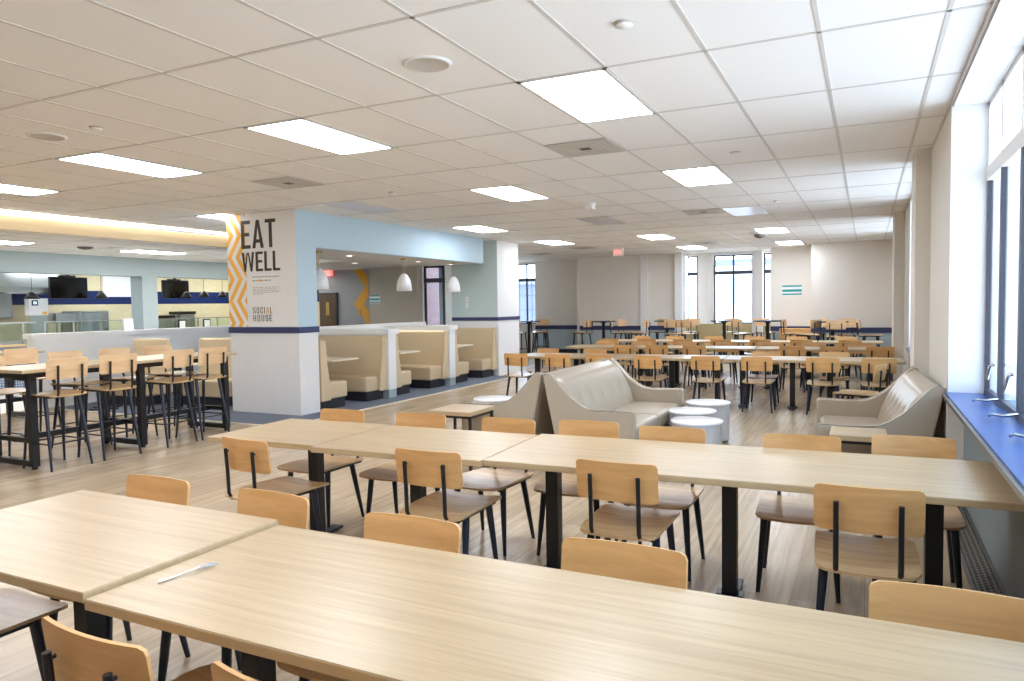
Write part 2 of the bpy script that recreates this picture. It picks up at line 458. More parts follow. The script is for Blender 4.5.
# ------------------------------------------------------------------ column with sign, soffit, second column
col = MB().box((-8.95, 8.25, 0), (-7.555, 8.67, 1.24), 0)
col.box((-8.95, 8.25, 1.33), (-7.555, 8.67, CEIL), 1)
co = struct('column', col, [M['whitetile'], M['blue']])
struct('column_band', B((-8.97, 8.235, 1.24), (-7.54, 8.685, 1.33)), M['navy'], co)
struct('beam', B((-7.556, 8.67, 2.53), (-7.72, 14.05, CEIL)), M['blue'])
struct('ceiling_alcove', MB().box((-9.3, 8.75, 2.53), (-7.72, 11.6, 2.63)).box((-12.3, 11.6, 2.53), (-7.72, 14.25, 2.63)), M['soffit'])
c2 = MB().box((-8.86, 14.6, 0), (-7.5, 15.7, 1.26), 1).box((-8.86, 14.6, 1.34), (-7.505, 15.7, CEIL), 0).box((-7.505, 14.6, 1.34), (-7.5, 15.7, CEIL), 1)
co2 = struct('column.001', c2, [M['paletall'], M['white']])
struct('column_band', B((-8.87, 14.585, 1.26), (-7.485, 15.715, 1.34)), M['navy'], co2)
# alcove back wall with door, graphic, jamb and window
aw = MB().box((-10.6, 14.0, 0), (-9.25, 14.2, 2.6)).box((-9.27, 14.2, 0), (-9.25, 14.32, 2.6))
struct('wall_alcove', aw, M['greywall'])
struct('wall_hall', MB().box((-12.4, 14.3, 0), (-10.6, 14.5, 2.6)).box((-10.6, 14.2, 0), (-10.62, 14.5, 2.6)), M['slatewall'])
struct('trim_6', MB().box((-9.25, 14.2, 0), (-9.235, 14.3, 2.6)).box((-9.25, 14.25, 0), (-8.70, 14.32, 1.0)).box((-8.86, 14.3, 0), (-8.70, 14.6, CEIL)).box((-9.25, 14.2, 2.53), (-8.7, 14.6, CEIL)), M['white'])
window_unit(f'window_{wn}', 'y', 14.28, -9.235, -8.70, 1.0, 2.15, 2.53, []); wn += 1
dr = struct('door_1', B((-12.35, 14.25, 0), (-11.85, 14.3, 1.93)), M['doorwood'])
struct('door_frame', MB().box((-11.85, 14.24, 0), (-11.80, 14.3, 1.98)).box((-12.4, 14.24, 1.93), (-11.8, 14.3, 1.98)), M['kick'], dr)
struct('door_glass', B((-12.14, 14.243, 1.42), (-12.04, 14.25, 1.75)), M['brass'], dr)

def clip(poly, xl, xr, zl, zr):
    for ax, lim, sg in ((0, xl, 1), (0, xr, -1), (1, zl, 1), (1, zr, -1)):
        out = []
        for i in range(len(poly)):
            p, q = poly[i], poly[(i+1) % len(poly)]
            pi_, qi = sg*(p[ax]-lim) >= 0, sg*(q[ax]-lim) >= 0
            if pi_: out.append(p)
            if pi_ != qi:
                t = (lim-p[ax])/(q[ax]-p[ax]); out.append((p[0]+t*(q[0]-p[0]), p[1]+t*(q[1]-p[1])))
        poly = out
        if len(poly) < 3: return []
    return poly
def zigzag(xl, xr, zl, zr, half, amp, step, wid, ztip, y, th=.002):
    mb = MB()
    z = ztip-half*12; k = 0
    while z < zr+half:
        x0, x1 = (amp, 0) if k % 2 == 0 else (0, amp)      # right tips at ztip
        for j in range(-6, 8):
            o = xl+j*step
            q = clip([(o+x0, z), (o+x0+wid, z), (o+x1+wid, z+half), (o+x1, z+half)], xl, xr, zl, zr)
            if q: mb.prism(q, 'y', y-th, y)
        z += half; k += 1
    return mb
def rects(*q): return [[(a, b), (c, b), (c, d), (a, d)] for a, b, c, d in q]
def glyphs(W_, H_): return {
 'E': (.44, rects((0, 0, W_, 1), (W_, 0, .44, H_), (W_, .44, .39, .44+H_), (W_, 1-H_, .44, 1))),
 'L': (.42, rects((0, 0, W_, 1), (W_, 0, .42, H_))),
 'T': (.48, rects((0, 1-H_, .48, 1), (.24-W_/2, 0, .24+W_/2, 1-H_))),
 'I': (W_, rects((0, 0, W_, 1))),
 'H': (.48, rects((0, 0, W_, 1), (.48-W_, 0, .48, 1), (W_, .44, .48-W_, .44+H_))),
 'U': (.46, rects((0, .08, W_, 1), (.46-W_, .08, .46, 1))+[[(0, .08), (.08, 0), (.38, 0), (.46, .08), (.46-W_, H_), (W_, H_)]]),
 'O': (.46, rects((0, .08, W_, .92), (.46-W_, .08, .46, .92))+[[(0, .08), (.08, 0), (.38, 0), (.46, .08), (.46-W_, H_), (W_, H_)], [(W_, 1-H_), (.46-W_, 1-H_), (.46, .92), (.38, 1), (.08, 1), (0, .92)]]),
 'C': (.45, rects((0, .08, W_, .92), (.45-W_, .08, .45, .34), (.45-W_, .66, .45, .92))+[[(0, .08), (.08, 0), (.37, 0), (.45, .08), (.45-W_, H_), (W_, H_)], [(W_, 1-H_), (.45-W_, 1-H_), (.45, .92), (.37, 1), (.08, 1), (0, .92)]]),
 'S': (.45, rects((0, .52, W_, .92), (.45-W_, .08, .45, .46), (0, .08, W_, .3), (.45-W_, .7, .45, .92))+[[(0, .08), (.08, 0), (.37, 0), (.45, .08), (.45-W_, H_), (W_, H_)], [(W_, 1-H_), (.45-W_, 1-H_), (.45, .92), (.37, 1), (.08, 1), (0, .92)], [(0, .56), (0, .52), (.45-W_, .40), (.45, .44), (.45, .48), (W_, .58)]]),
 'A': (.54, [[(0, 0), (W_, 0), (.285, .86), (.34, 1), (.20, 1)], [(.54-W_, 0), (.54, 0), (.34, 1), (.255, .86)], [(.12, .19), (.42, .19), (.39, .31), (.15, .31)]]),
 'W': (.76, [[(0, 1), (.135, 1), (.235, 0), (.135, 0)], [(.38, .98), (.235, 0), (.135, 0), (.31, .98)], [(.38, .98), (.45, .98), (.625, 0), (.525, 0)], [(.625, 1), (.76, 1), (.625, 0), (.525, 0)]]),
 'X': (.52, [[(0, 0), (.15, 0), (.52, 1), (.37, 1)], [(.37, 0), (.52, 0), (.15, 1), (0, 1)]]),
}
def lettering(txt, x0, x1, z0, z1, y, th=.003, bold=0, gap=.085, wt=(.145, .125)):
    """condensed block capitals cut as thin solids, fitted into a box on the plane y"""
    mb = MB(); x = 0; parts = []; GLYPH = glyphs(*wt)
    for ch in txt:
        w_, ps = GLYPH[ch]
        parts += [[(x+p[0], p[1]) for p in poly] for poly in ps]; x += w_+gap
    x -= gap
    for poly in parts:
        mb.prism([(x0+p[0]/x*(x1-x0), z0+p[1]*(z1-z0)) for p in poly], 'y', y-th, y)
    return mb.mesh('lettering', [M['ink']])
sg = thing('wall_sign', 'white vinyl sign with orange zigzag and large dark lettering on the tiled column', 'sign', (0, 0, 0))
YS = 8.242
obj('sign_panel', B((-8.948, YS, 1.335), (-7.56, 8.249, 3.065)), M['sign'], sg)
obj('zigzag_pattern', zigzag(-8.948, -8.56, 1.335, 3.065, .335, .227, .17, .085, 2.07, YS), M['orange'], sg)
def put(name, txt, x0, x1, z0, z1, mat, bold=.03, **kw):
    me = lettering(txt, x0, x1, z0, z1, YS-.0025, bold=bold, **kw); me.materials.clear(); me.materials.append(mat)
    return obj(name, me, mat, sg)
put('title_lettering', 'EAT', -8.64, -7.94, 2.53, 2.955, M['ink'], .035)
put('title_lettering', 'WELL', -8.64, -7.87, 2.18, 2.475, M['ink'], .035)
put('logo_lettering', 'SOCI', -8.44, -8.205, 1.54, 1.635, M['ink'], .01, gap=.3, wt=(.10, .085))
put('logo_lettering', 'A', -8.175, -8.12, 1.54, 1.635, M['orange'], .03, wt=(.12, .085))
put('logo_lettering', 'L', -8.09, -8.055, 1.54, 1.635, M['ink'], .01, wt=(.10, .085))
put('logo_lettering', 'HOUSE', -8.44, -8.06, 1.42, 1.515, M['ink'], .01, gap=.3, wt=(.10, .085))
tl = MB(); sm = MB()
for z, x1, hh in ((2.085, -7.90, .018), (2.03, -8.06, .018), (1.93, -7.90, .009), (1.905, -7.95, .009), (1.88, -7.88, .009), (1.855, -7.90, .009), (1.83, -8.22, .009)):
    x = -8.44
    while x < x1:
        l = random.uniform(.03, .09); (tl if hh > .01 else sm).box((x, YS-.0015, z), (min(x+l, x1), YS, z+hh)); x += l+.015
obj('small_print', sm, M['greyink'], sg); obj('tagline_print', tl, M['greyink'], sg)
obj('highlight_word', B((-8.32, YS-.002, 2.025), (-8.25, YS, 2.055)), M['orange'], sg)
zg = obj('wall_graphic', zigzag(-11.3, -10.86, .9, 2.53, .42, .34, .62, .3, 2.1, 14.298), M['ochre'])
tag(zg, 'ochre zigzag graphic painted on the grey hall wall beside the door', 'wall graphic')

def exit_sign(loc, rz, label, lit):
    t = thing('exit_sign', label, 'exit sign', loc, rz, None)
    obj('housing', B((-.15, -.025, -.2), (.15, .025, 0)), M['white'], t)
    me = lettering('EXIT', -.11, .11, -.16, -.05, -.026); me.materials.clear(); me.materials.append(lit)
    obj('lettering', me, lit, t)
    obj('canopy', B((-.06, -.03, 0), (.06, .03, .02)), M['white'], t)
    return t
exit_sign((-5.81, 18.2, CEIL-.03), -.3, 'small white exit sign hanging from the ceiling over the far tables', M['exit'])
e2 = thing('exit_sign', 'glowing red exit sign above the dark wooden hall door', 'exit sign', (-12.06, 14.24, 2.40))
obj('housing', B((-.13, -.03, 0), (.13, .05, .13)), M['exit'], e2)
me = lettering('EXIT', -.09, .09, .025, .105, -.031); me.materials.clear(); me.materials.append(M['white']); obj('lettering', me, M['white'], e2)
def teal_sign(loc, w, hgt, label):
    t = thing('notice_board', label, 'notice', loc)
    obj('board', B((-w/2, -.01, 0), (w/2, 0, hgt)), M['white'], t)
    obj('printed_band', MB().box((-w/2+.01, -.014, hgt*.36), (w/2-.01, -.01, hgt*.6)).box((-w/2+.01, -.014, hgt*.84), (w/2-.01, -.01, hgt)).box((-w/2+.01, -.014, hgt*.06), (w/2-.01, -.01, hgt*.2)), M['teal'], t)
teal_sign((-10.45, 14.0, 1.70), .30, .19, 'teal and white notice on the taupe wall behind the booths')
teal_sign((-1.85, 21.2, 1.75), .52, .28, 'teal striped notice on the far wall beside the bay windows')
al = obj('alarm_box', MB().box((-11.18, 14.27, 1.42), (-11.10, 14.3, 1.55)), M['brass']); tag(al, 'tiny brass coloured box on the grey hall wall', 'wall device')
sw = obj('light_switch', MB().box((-8.33, 14.585, 1.55), (-8.26, 14.6, 1.67)).box((-8.33, 14.585, 1.70), (-8.26, 14.6, 1.82)), M['whitelam'])
tag(sw, 'white stacked switch plates on the pale teal column over the last booth', 'light switch')

# ------------------------------------------------------------------ kitchen side
struct('ceiling_lower', B((-18.2, -4, 2.83), (-11.1, 17.5, 2.95)), M['ceiling'])
lg = MB()
for i in range(0, 12): x = -11.1-i*T; lg.box((x-.012, -4, 2.826), (x+.012, 17, 2.83))
for j in range(-7, 10): y = GY+j*2*T; lg.box((-18, y-.012, 2.826), (-11.1, y+.012, 2.83))
struct('ceiling_grid.001', lg, M['tee'])
struct('beam_fascia', B((-11.14, -4, 2.80), (-11.08, 14, 3.005)), M['maple'])
cv = obj('cove_light', MB().box((-11.10, -3.5, 3.042), (-11.0, 13.9, 3.066)), M['cove']); tag(cv, 'bright linear cove light running above the maple ceiling fascia', 'cove light')
kh = MB()
kh.box((-15.6, -4, 2.41), (-15.2, 17, 2.83)); kh.box((-15.6, 11.45, 0), (-15.2, 11.85, 2.41)); kh.box((-15.6, -4, 0), (-15.2, 6.5, 2.41))
struct('wall_kitchen', kh, M['tealgrey'])
kb = MB().box((-18.2, -4, 0), (-18, 17, 1.79), 0).box((-18.2, -4, 1.79), (-18, 17, 2.14), 1).box((-18.2, -4, 2.14), (-18, 17, 2.85), 0)
kb.box((-18, 16.8, 0), (-12.6, 17, 1.79), 0).box((-18, 16.8, 1.79), (-12.6, 17, 2.14), 1).box((-18, 16.8, 2.14), (-12.6, 17, 2.85), 0)
struct('wall_kitchen_tiled', kb, [M['creamtile'], M['navytile']])
struct('wall_kitchen_panel', B((-18.0, 12.4, 1.99), (-17.97, 13.7, 2.83)), M['white'])
def ceiling_light(loc, label, lit=True, group='ceiling light panels', mat=None):
    t = thing('ceiling_light', label, 'ceiling light', loc, 0, group)
    obj('diffuser', B((-T/2+.02, -T+.02, -.0075), (T/2-.02, T-.02, -.002)), mat or (M['light'] if lit else M['unlit']), t)
    a, b = T/2, T
    obj('frame', MB().box((-a, -b, -.009), (-a+.025, b, 0)).box((a-.025, -b, -.009), (a, b, 0)).box((-a, -b, -.009), (a, -b+.025, 0)).box((-a, b-.025, -.009), (a, b, 0)), M['tee'], t)
    return t
for i, y in enumerate((4.0, 7.25, 10.42, 13.4)):
    t = ceiling_light((-13.42, y, 2.83), f'lit panel in the lower kitchen-side ceiling, {ORD[i-1]} from the front' if i else 'lit panel in the lower kitchen-side ceiling, just outside the picture', True, 'lower ceiling lights', M['light2'])
for i, y in enumerate((6.5, 8.4, 10.3, 12.2, 14.1, 16.0)):  # panels hidden behind the header, added to brighten the kitchen side
    ceiling_light((-16.9, y, 2.83), f'unseen added lit panel over the kitchen counter, {ORD[i]} from the front', True, 'added kitchen lights', M['light'])
def television(y, zc, w, hgt, x, label):
    t = thing('television', label, 'television', (x, y, zc))
    obj('casing', B((-.06, -w/2, -hgt/2), (0, w/2, hgt/2)), M['black'], t)
    obj('screen', B((0, -w/2+.015, -hgt/2+.015), (.006, w/2-.015, hgt/2-.015)), M['tv'], t)
    obj('mount', MB().box((-.06, -.03, hgt/2), (-.02, .03, 2.83-zc)).box((-.09, -.2, hgt/2-.12), (-.06, .2, hgt/2+.04)), M['black'], t)
television(10.62, 2.16, .88, .50, -16.6, 'black menu television hung over the cooking line beside the steel hood')
television(13.68, 2.17, .82, .48, -16.8, 'black television hung beyond the grey-blue kitchen pillar')
def hood_lamp(x, y, z, label):
    t = thing('pendant_lamp', label, 'pendant lamp', (x, y, z), 0, 'dark kitchen pendants')
    obj('shade', MB().lathe([(.02, .16), (.05, .15), (.10, .08), (.15, .0), (.145, .0), (.095, .075), (.02, .14)], n=24), M['darkshade'], t)
    obj('cord', MB().tube([(0, 0, .15), (0, 0, 2.83-z)], .005, 6), M['black'], t)
    obj('canopy', MB().lathe([(0, 2.83-z-.025), (.07, 2.83-z-.025), (.07, 2.83-z), (0, 2.83-z)], n=16), M['black'], t)
    obj('bulb', MB().lathe([(0, .02), (.035, .03), (.045, .06), (.02, .1), (0, .11)], n=12), M['lampin'], t)
hood_lamp(-16.2, 9.54, 1.90, 'dark cone heat lamp beside the steel hood over the counter')
hood_lamp(-16.2, 11.12, 1.91, 'dark cone heat lamp in front of the bright white wall panel')
hood_lamp(-16.2, 13.50, 1.93, 'small dark lamp in front of the further television')
hood_lamp(-16.2, 14.07, 1.95, 'small dark lamp over the navy tile band past the further television')
hood_lamp(-16.2, 14.70, 1.95, 'small dark lamp half hidden beside the column sign')
# hood, control box, notice, ice machine, counters, guards
hd = thing('range_hood', 'brushed steel range hood under the kitchen ceiling by the television', 'range hood', (-17.2, 9.9, 2.05))
obj('body', MB().prism([(-.5, 0), (.45, 0), (.45, .12), (.2, .7), (-.5, .7)], 'y', -.65, .65), M['steel'], hd)
obj('filter', MB().box((-.4, -.6, -.02), (.4, .6, 0)), M['chrome'], hd)
obj('duct', MB().box((.3, -.85, -.3), (.38, -.77, .75)), M['chrome'], hd)
cbx = thing('control_box', 'white control cabinet with small blue display on the kitchen line', 'control box', (-16.75, 9.95, 1.48))
obj('cabinet', B((-.1, -.2, .06), (.1, .2, .44)), M['whitelam'], cbx)
obj('display', MB().box((.1, -.16, .28), (.112, -.03, .4)), M['black'], cbx); obj('screen_glow', B((.112, -.13, .31), (.116, -.06, .37)), M['screen'], cbx)
obj('warning_label', B((.1, .06, .08), (.104, .16, .14)), M['orange'], cbx)
obj('stand', B((-.1, -.18, -1.48), (.1, .18, .06)), M['steel'], cbx)
bd = thing('notice_board', 'pale notice board on the cream kitchen wall at the picture edge', 'notice', (-17.99, 9.7, 1.5))
obj('board', B((0, -.5, 0), (.03, .4, .62)), M['paper'], bd); obj('board_frame', MB().box((0, -.52, -.02), (.035, .42, 0)).box((0, -.52, .62), (.035, .42, .64)).box((0, .4, 0), (.035, .42, .62)).box((0, -.52, 0), (.035, -.5, .62)), M['chrome'], bd)
mc = thing('steel_cabinet', 'upright stainless steel warming cabinet on the kitchen line', 'cabinet', (-16.78, 11.1, 0))
obj('body', B((-.35, -.35, .1), (.35, .35, 1.62)), M['steel'], mc); obj('door', B((.35, -.32, .2), (.37, .32, 1.58)), M['chrome'], mc)
obj('handle', MB().tube([(.41, .26, .7), (.41, .26, 1.2)], .012, 8), M['black'], mc)
for x in (-.3, .3):
    for y in (-.3, .3): obj('leg', MB().tube([(x, y, 0), (x, y, .1)], .02, 8), M['black'], mc)
mc2 = thing('steel_shelf', 'stainless steel shelf unit beside the warming cabinet', 'shelf', (-16.84, 10.5, 0))
obj('body', MB().box((-.3, -.25, 1.35), (.3, .25, 1.58)), M['chrome'], mc2); obj('shelf_board', MB().box((-.3, -.25, .9), (.3, .25, .93)), M['chrome'], mc2)
obj('upright', MB().box((-.3, -.25, 0), (-.27, -.22, 1.35)).box((.27, -.25, 0), (.3, -.22, 1.35)).box((.27, .22, 0), (.3, .25, 1.35)).box((-.3, .22, 0), (-.27, .25, 1.35)), M['steel'], mc2)
def counter(y0, y1, label, x=-15.55, sneeze=True, front='bluetile'):
    t = thing('serving_counter', label, 'counter', (x, (y0+y1)/2, 0)); l = (y1-y0)/2
    obj('base', B((-.35, -l, 0), (.3, l, .93)), M[front], t)
    obj('worktop', B((-.4, -l, .93), (.38, l, .97)), M['oakedge'] if front == 'bluetile' else M['chrome'], t)
    obj('steel_deck', B((-.38, -l, .97), (-.02, l, 1.02)), M['steel'], t)
    if sneeze:
        obj('glass_guard', MB().box((.05, -l+.05, 1.02), (.06, l-.05, 1.38)).box((-.25, -l+.05, 1.38), (.06, l-.05, 1.39)), M['guard'], t)
        f = MB(); k = -l+.05
        while k <= l: f.box((.04, k-.012, .97), (.07, k+.012, 1.4)); k += .62
        f.box((.04, -l+.03, 1.39), (.07, l-.03, 1.41)); obj('guard_frame', f, M['chrome'], t)
    return t
counter(7.0, 9.2, 'tiled serving counter with glass guard at the picture edge')
counter(9.3, 11.3, 'serving counter with glass guard below the television', front='steel')
counter(11.95, 15.6, 'long serving counter with glass guard beyond the kitchen pillar', front='creamtile')
for k, (y, z) in enumerate(((12.55, 1.0), (13.3, 1.0))):
    t = thing('card_reader', f'grey menu holder on the far serving counter, {ORD[k]} beyond the pillar', 'menu holder', (-15.25, y, .972), 0, 'menu holders')
    obj('frame', MB().box((-.015, -.11, .06), (.015, .11, .40)).box((-.05, -.08, 0), (.05, .08, .06)), M['kick'], t); obj('sheet', B((.015, -.085, .1), (.02, .085, .37)), M['paper'], t)
sc = thing('sign_holder', 'small white table sign at the end of the glass guard', 'sign', (-15.3, 11.12, .972))
obj('card', MB().prism([(-.06, .02), (.06, .02), (.02, .46), (-.02, .46)], 'y', -.12, .12), M['whitelam'], sc); obj('card_base', B((-.07, -.12, 0), (.07, .12, .02)), M['chrome'], sc)
for k, (y, x) in enumerate(((13.65, -17.4), (14.35, -17.4))):
    t = thing('steel_tray', ('low', 'taller')[k]+' dark food warmer against the cream kitchen tiles', 'food warmer', (x, y, .97))
    obj('body', B((-.2, -.25, 0), (.2, .25, .42+.1*k)), M['steel'], t); obj('hood_cover', B((-.22, -.27, .42+.1*k), (.22, .27, .5+.1*k)), M['darkshade'], t)
bc = thing('back_counter', 'stainless back counter along the tiled kitchen wall', 'counter', (-17.575, 12.5, 0))
obj('base', B((-.38, -4.0, 0), (.35, 4.0, .93)), M['steel'], bc); obj('worktop', B((-.4, -4.0, .93), (.42, 4.0, .97)), M['chrome'], bc)

# white half wall in front of the kitchen
hw = MB().box((-12.4, 7.2, 0), (-12.23, 13.9, 1.17))
struct('wall_half', hw, M['white']); struct('trim_7', B((-12.45, 7.15, 1.17), (-12.18, 13.9, 1.255)), M['white'])
struct('wall_half_end', B((-12.4, 7.19, 0), (-12.2, 8.1, 1.17)), M['white'])

# ------------------------------------------------------------------ booths
def half_wall(y, ythick, x0, label):
    t = thing('booth_divider', label, 'divider', (0, y, 0))
    obj('panel', B((x0, -ythick/2, .16), (-7.5, ythick/2, 1.13)), M['white'], t)
    obj('cap', B((x0, -ythick/2-.05, 1.13), (-7.46, ythick/2+.05, 1.22)), M['white'], t)
    obj('plinth', B((x0, -ythick/2, .0), (-7.505, ythick/2, .16)), M['tealgrey'], t)
    return t
def bench(y, face, x0, x1, label, hback=1.10, led=False, dep=.60):
    """upholstered booth bench; face=+1 looks to +y"""
    t = thing('booth_bench', label, 'bench', (0, y, 0), 0, 'tan booth benches')
    f = face
    def yy(v): return f*v
    sb = MB().box((x0, yy(.06), .17), (x1, yy(dep), .43)); bevel(obj('seat', sb, M['tanvinyl'], t), .03, 3)
    prof = [(yy(.0), .16), (yy(.16), .16), (yy(.13), .5), (yy(.09), .8), (yy(.07), hback-.03), (yy(.05), hback), (yy(0), hback)]
    bb = MB().prism(prof, 'x', x0, x1-.0); bevel(obj('backrest', bb, M['tanvinyl'], t), .012, 2)
    wing = [(yy(.0), .16), (yy(.22), .16), (yy(.2), .45), (yy(.15), .7), (yy(.12), hback-.02), (yy(.1), hback+.01), (yy(0), hback+.01)]
    bevel(obj('side_wing', MB().prism(wing, 'x', x1, x1+.05), M['tanvinyl'], t), .012, 2)
    obj('base', B((x0, yy(.04), 0), (x1-.03, yy(dep-.04), .17)), M['kick'], t)
    if led: obj('led_strip', B((x0+.05, yy(.005), hback+.002), (x1-.05, yy(.03), hback+.008)), M['led'], t)
    return t
BX0, BX1 = -9.05, -7.58
half_wall(10.51, .22, BX0, 'white capped divider between the two booths next to the sign column')
half_wall(12.57, .22, BX0, 'white capped divider in front of the last booth by the teal column')
bench(8.69, 1, BX0, BX1, 'tan booth bench backing onto the sign column', dep=.68)
bench(10.40, -1, BX0, BX1, 'tan booth bench on the column side of the first white divider', dep=.54)
bench(10.62, 1, BX0, BX1, 'tan booth bench backing onto the far side of the first white divider', led=True)
bench(12.46, -1, BX0, BX1, 'tan booth bench on the near side of the second white divider', led=True)
bench(12.68, 1, BX0, BX1, 'tan booth bench backing onto the far side of the second white divider', dep=.7)
bench(14.58, -1, BX0+.2, BX1, 'tan booth bench against the teal column wall under the switches')
struct('wall_half.001', MB().box((-9.25, 8.8, 0), (-9.07, 14.0, 1.16)).box((-9.28, 8.8, 1.16), (-9.04, 14.0, 1.26)), M['white'])
def booth_table(y, label, hw=.34):
    t = thing('booth_table', label, 'table', (-8.45, y, 0), 0, 'booth tables')
    bevel(obj('tabletop', B((-.5, -hw, .72), (.6, hw, .75)), M['palelam'], t), .006, 2)
    obj('post', B((-.05, -.05, .03), (.05, .05, .72)), M['black'], t)
    obj('foot', MB().box((-.06, -.28, 0), (.06, .28, .03)).box((-.3, -.05, 0), (.3, .05, .03)), M['black'], t)
booth_table(9.68, 'oak table in the first booth beyond the sign column')
booth_table(11.60, 'oak table in the middle booth between the white dividers')
booth_table(13.72, 'oak table in the last booth beside the teal column')
def pendant(x, y, label):
    t = thing('pendant_lamp', label, 'pendant lamp', (x, y, 1.91), 0, 'white booth pendants')
    prof = [(.0, .33), (.03, .33), (.07, .30), (.115, .22), (.14, .12), (.15, 0), (.144, 0), (.134, .12), (.108, .21), (.03, .3)]
    obj('shade', MB().lathe(prof, n=32), M['shade'], t)
    obj('stem', MB().tube([(0, 0, .33), (0, 0, .61)], .008, 8), M['brass'], t)
    obj('canopy', MB().lathe([(0, .595), (.06, .595), (.06, .62), (0, .62)], n=20), M['brass'], t)
    obj('bulb', MB().lathe([(0, .06), (.035, .08), (.045, .12), (.02, .18), (0, .19)], n=12), M['lampin'], t)
pendant(-7.96, 9.2, 'white dome pendant lamp peeping out beside the sign column')
pendant(-8.0, 11.65, 'white dome pendant lamp on a brass stem over the middle booth')
pendant(-8.0, 13.5, 'white dome pendant lamp in front of the pale teal column')
for k, (x, y) in enumerate(((-8.3, 10.4), (-9.6, 12.2), (-8.3, 12.6), (-8.3, 13.9))):
    t = thing('recessed_light', f'small round recessed light in the alcove soffit, {ORD[k]} from the sign column', 'ceiling light', (x, y, 2.53), 0, 'recessed soffit lights')
    obj('ring', MB().lathe([(.05, -.004), (.085, -.006), (.09, 0)], n=24), M['white'], t); obj('lens', MB().disc((0, 0, -.002), .052, 24, up=False), M['downlight'], t)
# booths on the kitchen side of the column
def bench2(x, y, w_, label):
    t = thing('booth_bench', label, 'bench', (x, y, 0), 0, 'tan booth benches')
    bevel(obj('backrest', MB().prism([(.0, .16), (-.16, .16), (-.12, .6), (-.08, 1.11), (0, 1.13)], 'x', 0, w_), M['tanvinyl'], t), .03, 3)
    bevel(obj('seat', B((0, -.6, .17), (w_, -.1, .44)), M['tanvinyl'], t), .03, 3)
    obj('base', B((.02, -.56, 0), (w_-.02, -.04, .17)), M['kick'], t)
bench2(-11.68, 8.65, .88, 'tan bench against the white half wall, behind the bar table middle')
bench2(-10.5, 9.05, 1.1, 'tan bench half hidden by the sign column, behind the bar table end')
for k, (x, y) in enumerate(((-11.25, 7.72), (-9.9, 8.02))):
    t = thing('booth_table', ('oak table before the tan bench at the white half wall', 'oak table before the tan bench half hidden by the column')[k], 'table', (x, y, 0), 0, 'booth tables')
    bevel(obj('tabletop', B((-.35, -.3, .72), (.35, .3, .75)), M['palelam'], t), .006, 2); obj('post', B((-.05, -.05, .03), (.05, .05, .72)), M['black'], t); obj('foot', MB().box((-.05, -.25, 0), (.05, .25, .03)).box((-.25, -.05, 0), (.25, .05, .03)), M['black'], t)

# ------------------------------------------------------------------ chairs and stools
def seat_fn(z):
    def fn(u, v):
        r = 1-.07*max(0, abs(v)-.8)/.2*abs(u)**5
        q = 1-.06*max(0, abs(u)-.8)/.2*abs(v)**5
        wv = .216 if v > 0 else .216-.010*(-v)
        zz = z+.012*u*u-.008-.010*v*v*(v < 0) - (.005*max(0, (v-.6)/.4)**2)
        return (wv*u*r, .030+.270*v*q, zz)
    return fn
def back_fn(z0, z1, tilt):
    def fn(u, v):
        zc, zh = (z0+z1)/2, (z1-z0)/2
        q = 1-.07*max(0, abs(u)-.9)/.1*abs(v)**8; r = 1-.03*max(0, abs(v)-.8)/.2*abs(u)**8
        return (.215*u*r, -.238+.026*u*u-tilt*v, zc+zh*v*q)
    return fn
def make_chair(name, label, cat, group, zs, foot):
    t = thing(name, label, cat, (0, 0, 0), 0, group)
    st = MB().sheet(seat_fn(zs), 12, 12, .013); obj('seat', st, M['seatwood'], t)
    bk = MB().sheet(back_fn(zs+.155, zs+.36, .013), 20, 10, .011); obj('backrest', bk, M['beech_lit' if foot else 'beech'], t)
    for sx in (-1, 1):
        p = MB().tube([(sx*.125, -.13, zs-.026), (sx*.125, -.225, zs-.026), (sx*.125, -.246, zs+.01), (sx*.125, -.252, zs+.16), (sx*.125, -.262, zs+.295)], .0115, 10)
        p.tube([(sx*.125, -.262, zs+.275), (sx*.125, -.24, zs+.278)], .006, 6)
        obj('back_post', p, M['black'], t)
    k_ = 1. if not foot else 1.25
    tops = {-1: -.10, 1: .17}; feet = {-1: -.185*(1 if not foot else 1.2), 1: .215*(1 if not foot else 1.15)}
    for sx in (-1, 1):
        for sy in (-1, 1):
            a = Vector((sx*.172, tops[sy], zs-.02)); b = Vector((sx*(.172+.032*k_), feet[sy], 0))
            obj('leg', MB().tube([a, a.lerp(b, .5), b], [.0215, .0175, .0115], 12), M['leg'], t)
    fr = MB()
    for sx in (-1, 1): fr.tube([(sx*.178, -.20, zs-.026), (sx*.178, .23, zs-.026)], .013, 8)
    for sy in (-.19, .17): fr.tube([(-.172, sy, zs-.028), (.172, sy, zs-.028)], .011, 8)
    obj('seat_frame', fr, M['black'], t)
    if foot:
        zf = .27; k = 1-zf/(zs-.018)
        q = [(sx*(.172+.032*k_*k), tops[sy]+(feet[sy]-tops[sy])*k, zf) for sx, sy in ((-1, -1), (1, -1), (1, 1), (-1, 1))]
        r = MB()
        for i in range(4): r.tube([q[i], q[(i+1) % 4]], .008, 8)
        obj('footrest', r, M['black'], t)
    return t
chair0 = make_chair('dining_chair', 'temporary label of a chair', 'chair', 'dining chairs', .452, False)
stool0 = make_chair('bar_stool', 'temporary label of a stool', 'stool', 'bar stools', .775, True)
LABELS.clear()
used = {'c': False, 's': False}
def place(kind, x, y, rz, label, group):
    src = chair0 if kind == 'c' else stool0
    if not used[kind]:
        used[kind] = True; src.location = (x, y, 0); src.rotation_euler = (0, 0, rz); tag(src, label, src['category'], group); return src
    return dup(src, (x, y, 0), rz, label, group)

